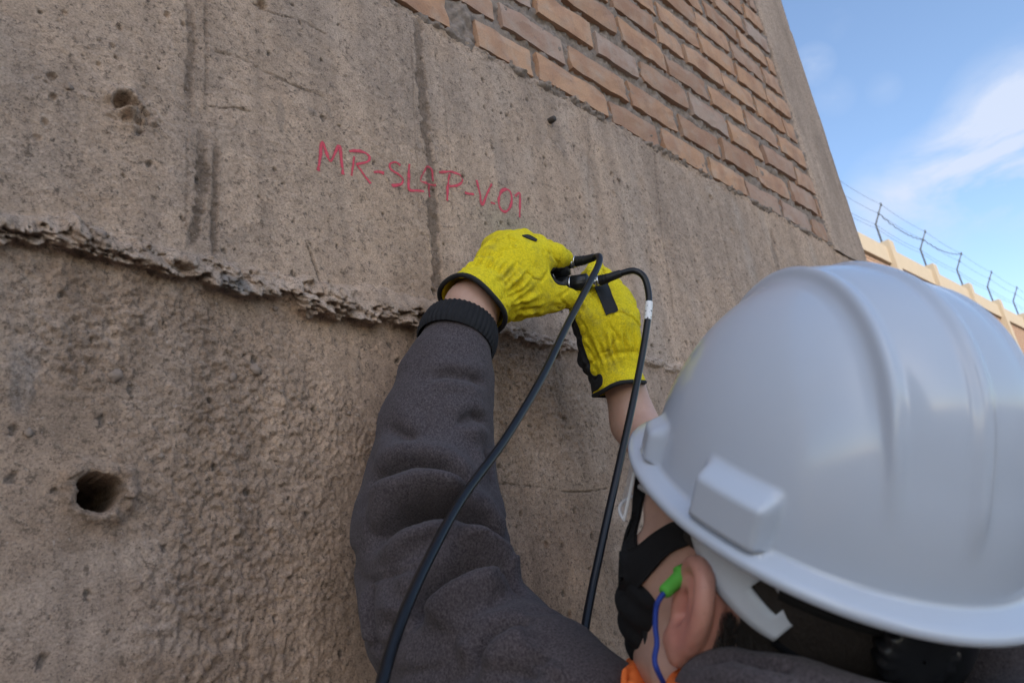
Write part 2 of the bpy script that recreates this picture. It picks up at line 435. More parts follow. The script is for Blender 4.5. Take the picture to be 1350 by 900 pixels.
    for px, py, r, dp in [(345, 6, .007, .009), (1064, 299, .012, .03), (937, 261, .007, .012), (68, 101, .0045, .005), (70, 128, .004, .004), (59, 161, .0035, .004), (85, 17, .003, .003), (220, 21, .0035, .005), (241, 32, .003, .003), (157, 37, .004, .003), (148, 61, .003, .003), (130, 84, .0025, .003), (48, 182, .004, .003), (720, 718, .005, .005), (807, 230, .006, .004), (810, 255, .006, .003), (686, 678, .004, .004), (751, 810, .004, .004), (846, 870, .006, .006), (672, 492, .006, .004), (712, 455, .008, .005), (735, 470, .007, .005), (690, 440, .008, .004), (1028, 255, .01, .006), (1000, 240, .008, .005), (965, 305, .008, .004), (660, 560, .004, .003), (738, 548, .005, .003)]:
        c = wall_at(px, py); d = np.hypot((X - c[0]), (Z - c[1]) * .8) * (1 + .25 * vnoise(X * 260, Z * 260, seed=13))
        h -= dp * (1 - sstep(r * .6, r * 1.05, d))
    # rough top edge against the brick
    top = sstep(.035, .0, WZ_TOP + .004 * vnoise(X * 25, Z * 3, seed=17) - Z)
    h += top * (.004 * mid + .0035 * (np.clip(.6 - lum1, 0, 1) - .3) - .002)
    # tone: two pours, blotches, streaks, specks, darker pits and cracks
    bl = fbm(X * 5, Z * 4, oct=4, seed=101); st = fbm(X * 45, Z * 2.6, oct=3, seed=103); sp = fbm(X * 30, Z * 30, oct=3, seed=107)
    up_c = np.array([.515, .372, .272]); lo_c = np.array([.375, .266, .192]); cool = np.array([.43, .325, .252]); warm = np.array([.48, .335, .235]); sand = np.array([.185, .132, .096]); pale = np.array([.49, .405, .34])
    L = low[..., None]
    c = up_c * (1 - L) + lo_c * L
    def mixin(c, col, f): f = np.clip(f, 0, 1)[..., None]; return c * (1 - f) + col * f
    c = mixin(c, cool, .8 * sstep(-.05, .45, bl + .3 * sp)); c = mixin(c, warm, .6 * sstep(.05, .5, -bl + .35 * sp))
    c = c * (1 + .13 * st * (1 - low) + .22 * st * low + .13 * sp + .06 * grain)[..., None]
    c = mixin(c, pale, .45 * sstep(.1, .6, fbm(X * 12, Z * 3, oct=3, seed=111)) * (1 - low) * sstep(.4, 1.0, X))
    c = mixin(c, sand, .75 * tone_s + .40 * np.clip(sandy - .55, 0, 1) * (sp > 0) * (1 - low))
    c = mixin(c, np.array([.12, .10, .085]), .75 * pit + .35 * pit2 * (.3 + sandy) + .55 * ck)
    c = mixin(c, pale, .35 * ledge * np.clip(.5 + s1 - .3, 0, 1)); c = mixin(c, warm * .8, .5 * ledge * (s2 > .7))
    gr = np.exp(-((X - wall_at(672, 300)[0]) ** 2 / .06 ** 2 + (Z - wall_at(672, 300)[1]) ** 2 / .04 ** 2)); c = mixin(c, np.array([.36, .34, .22]), .4 * gr)
    for px, py, rx, rz, col, f in [(411, 148, .009, .009, (.30, .23, .18), .8), (300, 375, .018, .012, (.16, .155, .15), .7), (30, 500, .012, .035, (.24, .215, .2), .5), (370, 150, .006, .03, (.22, .18, .15), .4), (1005, 245, .03, .015, (.2, .17, .15), .4)]:
        w2 = wall_at(px, py); d = np.hypot((X - w2[0]) / rx, (Z - w2[1]) / rz) + .35 * mid
        c = mixin(c, np.array(col), f * (1 - sstep(.6, 1.1, d)))
    return h, np.clip(c, .03, .8), sandy
def hgt(x, z):
    return concrete(np.atleast_1d(np.asarray(x, float)), np.atleast_1d(np.asarray(z, float)))[0]

def concrete_mat():
    t = NT('raw_concrete'); a = t.attr('tone')
    g = t.noise(420, 5, .7); g2 = t.noise(1100, 3, .7); sp = t.noise(150, 6, .75)
    c = t.mix(1.0, a.outputs['Color'], t.ramp(g, [(.3, .52), (.5, 1.0), (.75, 1.3)]), 'MULTIPLY')
    c = t.mix(1.0, c, t.ramp(t.noise(70, 6, .7), [(.3, .78), (.5, 1.0), (.75, 1.12)]), 'MULTIPLY')
    c = t.mix(1.0, c, t.ramp(t.noise(26, 5, .6, stretch=(1, 1, .07)), [(.3, .84), (.5, 1.0), (.7, 1.10)]), 'MULTIPLY')
    c = t.mix(t.ramp(sp, [(.54, 0), (.64, .85)]), c, (.13, .095, .07))
    c = t.mix(t.ramp(t.noise(260, 4, .6), [(.62, 0), (.72, .65)]), c, (.52, .43, .365))
    c = t.mix(t.ramp(t.math('ADD', t.vor(210), t.math('MULTIPLY', t.noise(35, 4), .55)), [(.30, .8), (.40, 0)]), c, (.10, .075, .06))
    h = t.math('ADD', g, t.math('MULTIPLY', g2, .5))
    t.bump(t.math('ADD', h, t.math('MULTIPLY', sp, 1.5)), .85, .0024)
    return t.set(c, .93, .25)
CM = concrete_mat()
def axis(*segs):
    out = []
    for a, b, s in segs: out += list(np.arange(a, b - s * .4, s))
    out.append(segs[-1][1]); return np.array(out)
wx = axis((-1.4, -.06, .007), (-.06, .03, .003), (.03, .75, .00135), (.75, 1.35, .0023), (1.35, X_END, .0046))
wz = axis((-1.5, -.2, .03), (-.2, .0, .0022), (0, .62, .0014), (.62, WZ_TOP + .006, .0021))
gX, gZ = np.meshgrid(wx, wz, indexing='ij')
hh, cc, _ = concrete(gX, gZ)
# the far corner is chipped
edge = sstep(.012, .0, X_END - gX); hh = hh - .006 * edge * (1 + vnoise(gX * 0, gZ * 30, seed=77))
gXc = gX - .006 * (gX > X_END - .001) * np.clip(vnoise(gX, gZ * 22, seed=78) + .3, 0, 1)
droop = .75 * np.clip(hh - .006, 0, .03) * sstep(0, .012, led_top(gX) - gZ)
P = np.stack([gXc, WALL - hh, gZ - droop], -1)
nX, nZ = P.shape[:2]
V = P.reshape(-1, 3); Fq = grid_faces(nX, nZ)[:, ::-1]
Fq = Fq[:, ::-1]
# wrap round the far end and over the top
e0 = np.arange(nZ) + (nX - 1) * nZ
endv = np.stack([np.full(nZ, X_END - .002), np.full(nZ, WALL + .32), wz], -1)
topi = np.arange(nX) * nZ + nZ - 1
topv = np.stack([wx, np.full(nX, WALL + .06), np.full(nX, WZ_TOP - .004)], -1)
b1 = len(V); b2 = b1 + nZ
V = np.concatenate([V, endv, topv])
k = np.arange(nZ - 1); F2 = np.stack([e0[k], b1 + k, b1 + k + 1, e0[k + 1]], -1)
k = np.arange(nX - 1); F3 = np.stack([topi[k], topi[k + 1], b2 + k + 1, b2 + k], -1)
base_c = np.concatenate([cc.reshape(-1, 3), np.full((nZ + nX, 3), .3)])
mk('concrete_base', V, np.concatenate([Fq, F2, F3]), CM, wall, attrs={'tone': base_c})
# core of the wall behind the faces
V, F = boxes([((-9, WALL + .03, -EYE), (-1.4, WALL + .32, WTOP)), ((-1.4, WALL + .19, -EYE), (X_END - .012, WALL + .318, WTOP - .01))])
o = mk('wall_core', V, F, plain('core_concrete', (.33, .28, .245), .95, .2, 9, .6), wall, smooth=False)

# mortar bed of the brick panel, a rough sheet behind the bricks
MORT = plain('cement_mortar', (.25, .20, .165), .95, .6, 120, 1.0)
mx = axis((-1.4, .5, .03), (.5, 1.5, .0032), (1.5, X_COL + .012, .0052)); mz = axis((WZ_TOP - .020, WZ_TOP + .032, .0024), (WZ_TOP + .032, 2.2, .0052), (2.2, WTOP, .03))
gX, gZ = np.meshgrid(mx, mz, indexing='ij')
l1, l2, rr = worley(gX * 60, gZ * 60, 201)
mh = -.0065 + .011 * fbm(gX * 60, gZ * 60, oct=4, seed=205, gain=.65) + .004 * np.clip(.5 - l1, 0, 1) * (rr > .4)
lipc = WZ_TOP + .004 + .005 * vnoise(gX * 16, gZ * 0, seed=207) + .004 * vnoise(gX * 55, gZ * 0, seed=206)
lipz = np.exp(-(np.abs(gZ - lipc) / (.0115 + .004 * vnoise(gX * 30, gZ * 0, seed=204))) ** 3)
rg = 1 - 2.2 * np.abs(fbm(gX * 55, gZ * 70, oct=4, seed=208, gain=.6)); cell = worley(gX * 75, gZ * 90, 210)
lipz = lipz * np.clip(.75 + .8 * vnoise(gX * 22, gZ * 9, seed=212), .1, 1)
mh = mh * (1 - lipz) + lipz * (-.0025 + .0085 * rg + .0095 * (cell[2] - .4) - .006 * (1 - sstep(0, .12, cell[1] - cell[0])))
colz = sstep(.018, .0, X_COL + .012 - gX); mh = mh + colz * .007 * np.clip(.4 + fbm(gX * 30, gZ * 22, seed=209), 0, 1.2)
lowz = sstep(.0, -.018, gZ - WZ_TOP); mh = mh - lowz * .012
mk('brick_mortar', np.stack([gX, WALL - mh, gZ], -1), grid_faces(len(mx), len(mz)), MORT, wall)

# the bricks, each its own piece
def brick_mat():
    t = NT('pale_red_brick')
    inf = t.n.new('ShaderNodeObjectInfo'); rnd = inf.outputs['Random']
    va = t.n.new('ShaderNodeVectorMath'); va.operation = 'MULTIPLY_ADD'; t.l.new(t.tc.outputs['Object'], va.inputs[0]); va.inputs[1].default_value = (.2, 1, .07); cmb = t.n.new('ShaderNodeCombineXYZ')
    for i_ in range(3): t.l.new(t.math('MULTIPLY', rnd, 17.0 + 5 * i_), cmb.inputs[i_])
    t.l.new(cmb.outputs[0], va.inputs[2]); t.tc = type('o', (), {'outputs': {'Object': va.outputs[0]}})
    c = t.ramp(rnd, [(0, (.37, .225, .15)), (.25, (.49, .28, .165)), (.5, (.54, .32, .195)), (.75, (.42, .275, .20)), (1, (.43, .325, .265))])
    n1 = t.noise(22, 5, .6); n2 = t.noise(330, 6, .7)
    c = t.mix(t.ramp(n1, [(.45, 0), (.70, .6)]), c, (.42, .335, .27))
    c = t.mix(t.ramp(t.noise(14, 4), [(.35, .6), (.55, 0)]), c, (.34, .18, .115)); c = t.mix(t.ramp(t.noise(60, 5, .7), [(.58, 0), (.70, .55)]), c, (.22, .165, .13))
    c = t.mix(1.0, c, t.ramp(n2, [(.25, .78), (.55, 1.0), (.8, 1.12)]), 'MULTIPLY')
    t.bump(n2, .45, .0015)
    return t.set(c, .9, .25)
BM = brick_mat()
def brick_mesh(k):
    """a worn brick 1 long x 1 high, front face gently uneven, corners knocked off"""
    nu, nv = 7, 4; g = np.random.default_rng(100 + k)
    u = np.linspace(0, 1, nu); v = np.linspace(0, 1, nv); U, Vv = np.meshgrid(u, v, indexing='ij')
    Fx = U + g.normal(0, .006, U.shape) * ((U == 0) | (U == 1)) * 1.6; Fz = Vv + g.normal(0, .011, U.shape)
    rim = (U == 0) | (U == 1) | (Vv == 0) | (Vv == 1)
    Fy = g.normal(0, .0009, U.shape) + rim * np.abs(g.normal(.0, .0012, U.shape)) - .0006 * (~rim)
    for (a, b) in ((0, 0), (0, -1), (-1, 0), (-1, -1)):
        if g.random() < .35: Fx[a, b] += (.014 if a == 0 else -.014) * g.random(); Fz[a, b] += (.09 if b == 0 else -.09) * g.random()
    front = np.stack([Fx, Fy, Fz], -1).reshape(-1, 3); back = np.stack([U, U * 0 + .05, Vv], -1).reshape(-1, 3)
    f = grid_faces(nu, nv); n = nu * nv
    idx = np.arange(n).reshape(nu, nv); ring = list(idx[:, 0]) + list(idx[-1, 1:]) + list(idx[-2::-1, -1]) + list(idx[0, -2:0:-1])
    side = [(a, a + n, b + n, b) for a, b in zip(ring, ring[1:] + ring[:1])]
    me = bpy.data.meshes.new('brick'); me.from_pydata([tuple(p) for p in np.concatenate([front, back])], [], [tuple(q) for q in f] + side); me.update()
    me.materials.append(BM); return me
bmeshes = [brick_mesh(k) for k in range(10)]
ROWS = {0: [.470, .672, .873, 1.098, 1.29, 1.497, 1.69, 1.90, 2.10], 1: [.578, .79, .985, 1.192, 1.395, 1.60, 1.80, 2.005, 2.19],
        2: [.70, .90, 1.098, 1.266, 1.48, 1.68, 1.88, 2.09], 3: [.60, .80, 1.006, 1.210, 1.41, 1.62, 1.82, 2.03]}
ZB = [.893, .984, 1.079, 1.176]
nb = 0; r = 0; z = .893
while z < 2.95:
    z = ZB[r] if r < 4 else ZB[3] + (r - 3) * .0945
    if r in ROWS: js = list(ROWS[r])
    else:
        js = [.55 + .1 * (r % 2) + random.uniform(-.03, .03)]
        while js[-1] < X_COL - .09: js.append(js[-1] + (random.uniform(.185, .215) if random.random() > .12 else random.uniform(.10, .14)))
    while js[0] > .05: js.insert(0, js[0] - random.uniform(.195, .21))
    js = [j for j in js if j < X_COL - .02] + [X_COL + random.uniform(-.006, .006)]
    for a, b in zip(js[:-1], js[1:]):
        me = bmeshes[nb % 10]; o = bpy.data.objects.new('brick', me); COL.objects.link(o); o.parent = wall
        g1, g2 = random.uniform(.008, .013), random.uniform(.008, .013)
        hz = .067 + random.uniform(-.006, .004); dz = random.uniform(-.004, .003); y = WALL - random.uniform(.0, .0045)
        zz = z + dz
        if r == 0: zz += .004; hz -= .003
        if r == 0 and abs(a - .672) < .001: a += .045
        o.location = np.array([a + g1, y, zz + EYE]) - _loc[wall.name]
        o.scale = (b - a - g1 - g2, 1, hz); o.rotation_euler = (random.uniform(-.015, .015), random.uniform(-.014, .014), random.uniform(-.012, .012))
        nb += 1
    r += 1
print('bricks', nb)

# plain concrete column that closes the brick panel at the corner
cx = axis((X_COL + .008, X_END, .008)); cz = axis((WZ_TOP - .01, 2.3, .012), (2.3, WTOP, .05))
gX, gZ = np.meshgrid(cx, cz, indexing='ij')
ch = .004 + .003 * fbm(gX * 14, gZ * 9, oct=4, seed=301) - .004 * (1 - sstep(.1, .22, worley(gX * 18, gZ * 14, 303)[0])) * (worley(gX * 18, gZ * 14, 303)[2] > .7)
ch = ch - sstep(.02, 0, gX - X_COL - .008) * (.006 + .006 * vnoise(gX * 20, gZ * 25, seed=305)) - .008 * sstep(.014, 0, X_END - gX)
ct = np.array([.46, .345, .265]) * (1 + .22 * fbm(gX * 9, gZ * 5, oct=4, seed=307) - .12 * sstep(.2, .5, vnoise(gX * 30, gZ * 6, seed=309)))[..., None]
V = np.stack([gX - .003 * (gX > X_END - .001) * vnoise(gX, gZ * 20, seed=78), WALL - ch, gZ], -1).reshape(-1, 3); nX, nZ = len(cx), len(cz)
e0 = np.arange(nZ) + (nX - 1) * nZ; b1 = len(V); s0 = np.arange(nZ); b3 = b1 + nZ
V = np.concatenate([V, np.stack([np.full(nZ, X_END - .002), np.full(nZ, WALL + .32), cz], -1), np.stack([np.full(nZ, X_COL + .01), np.full(nZ, WALL + .06), cz], -1)])
k = np.arange(nZ - 1)
mk('corner_column', V, np.concatenate([grid_faces(nX, nZ), np.stack([e0[k], b1 + k, b1 + k + 1, e0[k + 1]], -1), np.stack([s0[k], s0[k + 1], b3 + k + 1, b3 + k], -1)]), CM, wall,
   attrs={'tone': np.concatenate([ct.reshape(-1, 3), np.full((2 * nZ, 3), .3)])})
V, F = boxes([((-9.05, WALL - .02, WTOP), (X_END + .03, WALL + .36, WTOP + .12))])
mk('coping', V, F, plain('coping_concrete', (.36, .32, .28), .9, .2, 12, .5), wall, smooth=False)

# red marker lettering that follows the surface
def red_mat():
    t = NT('red_marker'); n = t.noise(330, 4, .7); n2 = t.noise(60, 3)
    f = t.math('ADD', t.math('MULTIPLY', n, 1.0), t.math('MULTIPLY', n2, .35))
    al = t.ramp(t.math('ADD', f, t.math('MULTIPLY', t.noise(900, 3, .7), .35)), [(.60, 0), (.80, .92)])
    dry = t.attr('dry'); al = t.math('MULTIPLY', al, dry.outputs['Fac'], True)
    t.set((.60, .075, .105), .75, .3); t.l.new(al, t.b.inputs['Alpha']); t.bump(n, .4, .001); return t.m
def tx(x, y): return (400 + x / 4.355, 170 + y / 4.355)
STROKES = [[(80, 245), (92, 160), (105, 80), (128, 140), (152, 190), (178, 140), (205, 100), (216, 180), (225, 265)],
           [(275, 270), (283, 210), (290, 160)], [(262, 130), (320, 130), (360, 142), (378, 168), (362, 192), (300, 205)], [(305, 207), (345, 262), (385, 315)],
           [(402, 251), (432, 248), (460, 259)], [(552, 215), (522, 195), (494, 205), (500, 235), (540, 262), (570, 290), (556, 320), (505, 330)],
           [(605, 205), (604, 290), (603, 350), (650, 356), (690, 360)], [(745, 300), (738, 245), (715, 218), (692, 242), (670, 296), (700, 312), (760, 322)], [(722, 318), (725, 388)],
           [(775, 252), (850, 250), (903, 272), (908, 305), (880, 326), (835, 330)], [(835, 262), (826, 340), (822, 415)], [(925, 370), (950, 374), (975, 379)],
           [(992, 295), (1008, 370), (1022, 440), (1050, 378), (1078, 318)], [(1072, 424), (1086, 428), (1098, 432)],
           [(1165, 345), (1135, 360), (1118, 410), (1125, 455), (1150, 478), (1178, 460), (1194, 410), (1186, 362), (1162, 345)], [(1213, 388), (1240, 368), (1240, 430), (1238, 512)]]
LV, LF, LD = [], [], []
for si, s in enumerate(STROKES):
    q = np.array([wall_at(*tx(*p)) for p in s]); q = catmull(q, 8) if len(q) > 2 else np.array([q[0] + (q[1] - q[0]) * t for t in np.linspace(0, 1, 12)])
    seglen = np.concatenate([[0], np.cumsum(np.hypot(*np.diff(q, axis=0).T))]); n = max(6, int(seglen[-1] / .0022))
    tt = np.linspace(0, seglen[-1], n); q = np.stack([np.interp(tt, seglen, q[:, i]) for i in (0, 1)], 1)
    T = np.gradient(q, axis=0); T /= np.linalg.norm(T, axis=1, keepdims=True) + 1e-9; N = np.stack([-T[:, 1], T[:, 0]], 1)
    hw = (.00235 if si < 10 else .0026) * (1 + .38 * vnoise(tt * 110, tt * 0 + si, seed=401))
    rows = np.linspace(-1, 1, 5); G = q[:, None] + rows[None, :, None] * hw[:, None, None] * N[:, None]
    hq = hgt(G[..., 0].ravel(), G[..., 1].ravel()).reshape(G.shape[:2]); b = sum(len(v) for v in LV)
    LV.append(np.stack([G[..., 0], WALL - hq - .0007, G[..., 1]], -1).reshape(-1, 3)); LF.append(grid_faces(n, 5) + b)
    LD.append((np.where(np.abs(rows) > .9, .25, 1.05)[None] * np.ones(n)[:, None]).ravel() * (.72 if si in (7, 8) else 1))
mk('lettering', np.concatenate(LV), np.concatenate(LF), red_mat(), wall, attrs={'dry': np.concatenate(LD)})

# stones left in the face, a cut bar end
STONE = plain('stone_in_paste', (.25, .19, .15), .92, .35, 180, .8)
def pebble(px, py, r, sink=.35, seed=0, squash=.7):
    c = wall_at(px, py); g = np.random.default_rng(seed)
    th, ph = np.meshgrid(np.linspace(0, 2 * np.pi, 11)[:-1], np.linspace(0, np.pi, 7), indexing='ij')
    d = np.stack([np.cos(th) * np.sin(ph), np.sin(th) * np.sin(ph), np.cos(ph)], -1)
    rr = 1 + .50 * vnoise(d[..., 0] * 1.5 + seed, d[..., 1] * 1.5, d[..., 2] * 1.5, seed=seed) + .05 * g.normal(size=th.shape) * (np.sin(ph) > .2)
    p = d * rr[..., None] * r * np.array([1, squash, .8 + .3 * g.random()])
    h = hgt(c[0], c[1])[0]
    v = p + np.array([c[0], WALL - h - r * squash * (1 - 2 * sink), c[1]])
    mk('pebble', v.reshape(-1, 3), grid_faces(10, 7, True), STONE, wall, smooth=False)
for i, (px, py, r) in enumerate([(150, 495, .0075), (336, 488, .0075), (307, 497, .006), (90, 115, .0055), (126, 322, .005), (38, 570, .005), (212, 602, .004), (405, 418, .006), (362, 408, .005), (460, 545, .004), (370, 517, .004), (815, 237, .006)]):
    pebble(px, py, r * .8, .42, i + 1)
c = wall_at(724, 160)
V, F = tube([(c[0], WALL + .01, c[1]), (c[0] + .001, WALL - .006, c[1]), (c[0] + .001, WALL - .013, c[1] - .001)], [.0062, .0062, .0054], 9)
mk('bar_end', V, F, plain('rusty_iron', (.07, .058, .05), .8, .3, 200, .5), wall)

# ---------------------------------------------------------------- boundary wall far behind, with wire on top
CREAM = plain('cream_render', (.42, .345, .255), .85, .08, 6, .2)
FBRICK = plain('salmon_brick', (.38, .25, .175), .9, .15, 9, .3)
DARKST = plain('galvanised_arm', (.10, .11, .125), .6, .15, 30)
F0 = ray(1161, 316.7) * 13.0; FA = 0.0436; FS = 2.25; FD = np.array([math.cos(FA), -math.sin(FA), 0]); FN = np.array([-math.sin(FA), -math.cos(FA), 0])
ftop = F0[2]
fence = empty('boundary_wall', (F0[0], F0[1], 0), 'long sunlit boundary wall of salmon brick panels between cream piers, topped with wire', 'wall')
def fbox(s0, s1, n0, n1, z0, z1):
    """box along the boundary wall: s along, n out towards the yard"""
    V = []
    for z in (z0, z1):
        for s, nn in ((s0, n1), (s1, n1), (s1, n0), (s0, n0)):
            p = F0 + FD * s + FN * nn; V.append((p[0], p[1], z))
    return V, [(0, 3, 2, 1), (4, 5, 6, 7), (0, 1, 5, 4), (1, 2, 6, 5), (2, 3, 7, 6), (3, 0, 4, 7)]
NF0, NF1 = -4, 12
ARMS = []
for i in range(NF0, NF1):
    s = i * FS
    V, F = fbox(s - .11 + .1, s + .11 + .1, -.15, .13, -EYE, ftop - .04); mk('pier', V, F, CREAM, fence, smooth=False)
    V, F = fbox(s + .213, s + FS - .013, -.13, .06, ftop - .50, ftop - .16); mk('capping_beam', V, F, CREAM, fence, smooth=False)
    V, F = fbox(s + .213, s + FS - .013, -.12, -.02, -EYE, ftop - .503); mk('panel_core', V, F, FBRICK, fence, smooth=False)
    L = []; z = ftop - .575
    rowi = 0
    while z > ftop - 3.4:
        x = s + .214 - .11 * (rowi % 2)
        while x < s + FS - .03:
            a, b = max(x, s + .214), min(x + .215, s + FS - .016)
            if b - a > .02: L.append(fbox(a, b, -.025, .004, z, z + .062))
            x += .23
        z -= .079; rowi += 1
    V, F = joinvf(L); o = mk('brick', V, F, FBRICK, fence, smooth=False); o['kind'] = 'stuff'
    base = F0 + FD * (s + .1) - FN * .02
    arm = [base + [0, 0, -.06], base + [0, 0, .36], base + np.array([0, 0, .42]) + FN * .03, base + np.array([0, 0, .70]) + FN * .20]
    V, F = tube(np.array(arm), [.017, .017, .016, .013], 6); ob = mk('wire_arm', V, F, DARKST, fence)
    tips = []
    L = []
    for t in (.14, .40, .68, .98):
        p = np.array([arm[1], arm[2], arm[3]]); q = arm[0] + (arm[1] - arm[0]) * .8 if t < .3 else (arm[1] if t < .5 else (arm[2] + (arm[3] - arm[2]) * (.45 if t < .8 else .97)))
        tips.append(q); L.append(tube(np.array([q + [0, 0, -.03], q + [0, 0, .03]]), .017, 6))
    V, F = joinvf(L); mk('insulator', V, F, DARKST, ob)
    ARMS.append(tips)
L = []
for a, b in zip(ARMS[:-1], ARMS[1:]):
    for p, q in zip(a, b):
        t = np.linspace(0, 1, 7)[:, None]; c = p + (q - p) * t - np.array([0, 0, .05]) * 4 * t * (1 - t)
        L.append(tube(c, .003, 4, False))
V, F = joinvf(L); mk('wire', V, F, DARKST, fence)
k0 = -NF0
for (i, lev, nxt) in ((0, 2, 1), (1, 2, 2)):
    p, q = ARMS[k0 + i][2], ARMS[k0 + nxt][3 if i else 2]
    t = np.linspace(0, 1, 40)[:, None]; c = p + (q - p) * t - np.array([0, 0, .12]) * 4 * t * (1 - t)
    c = c + .008 * np.stack([np.sin(t[:, 0] * 60), np.cos(t[:, 0] * 60), np.sin(t[:, 0] * 50)], 1)
    V, F = tube(c, .008, 6); mk('loose_cable', V, F, DARKST, fence)

# ---------------------------------------------------------------- tall unseen block, added across the yard to keep the sun off the wall
_sh = SUN_DIR[:2] / np.linalg.norm(SUN_DIR[:2]); _sp = np.array([-_sh[1], _sh[0]])      # horizontally towards the sun; across it
BD = 27.0; bc = np.array([1.2, .7]) + _sh * BD
BLK = empty('shade_block', (bc[0], bc[1], 0), 'plain rendered unseen block added across the yard to throw the wall into shade', 'shade caster')
def bbox_(a0, a1, d0, d1, z0, z1):
    V = []
    for z in (z0, z1):
        for a, d in ((a0, d0), (a1, d0), (a1, d1), (a0, d1)):
            p = bc + _sp * a + _sh * d; V.append((p[0], p[1], z))
    return V, BOXF
BH = 5.2 + (BD + 1) * SUN_DIR[2] / np.linalg.norm(SUN_DIR[:2])
V, F = bbox_(-3.2, 4.6, 0, 9, 0, BH)
mk('shell', V, F, plain('dull_render', (.40, .355, .31), .9, .12, 3, .3), BLK, smooth=False, eye=False)
V, F = bbox_(-3.3, 4.7, -.1, 9.1, BH + .002, BH + .3)
mk('parapet', V, F, CREAM, BLK, smooth=False, eye=False)
GL = plain('dark_glass', (.03, .035, .04), .12, .1, 3)
for i in range(3):
    for j in range(int(BH / 3.1)):
        a = -2.6 + i * 2.5; z = 1.0 + j * 3.1
        V, F = bbox_(a, a + 1.4, -.05, .02, z, z + 1.5); wf = mk('window', V, F, CREAM, BLK, smooth=False, eye=False)
        V, F = bbox_(a + .08, a + 1.32, -.06, -.04, z + .08, z + 1.42); mk('pane', V, F, GL, wf, smooth=False, eye=False)

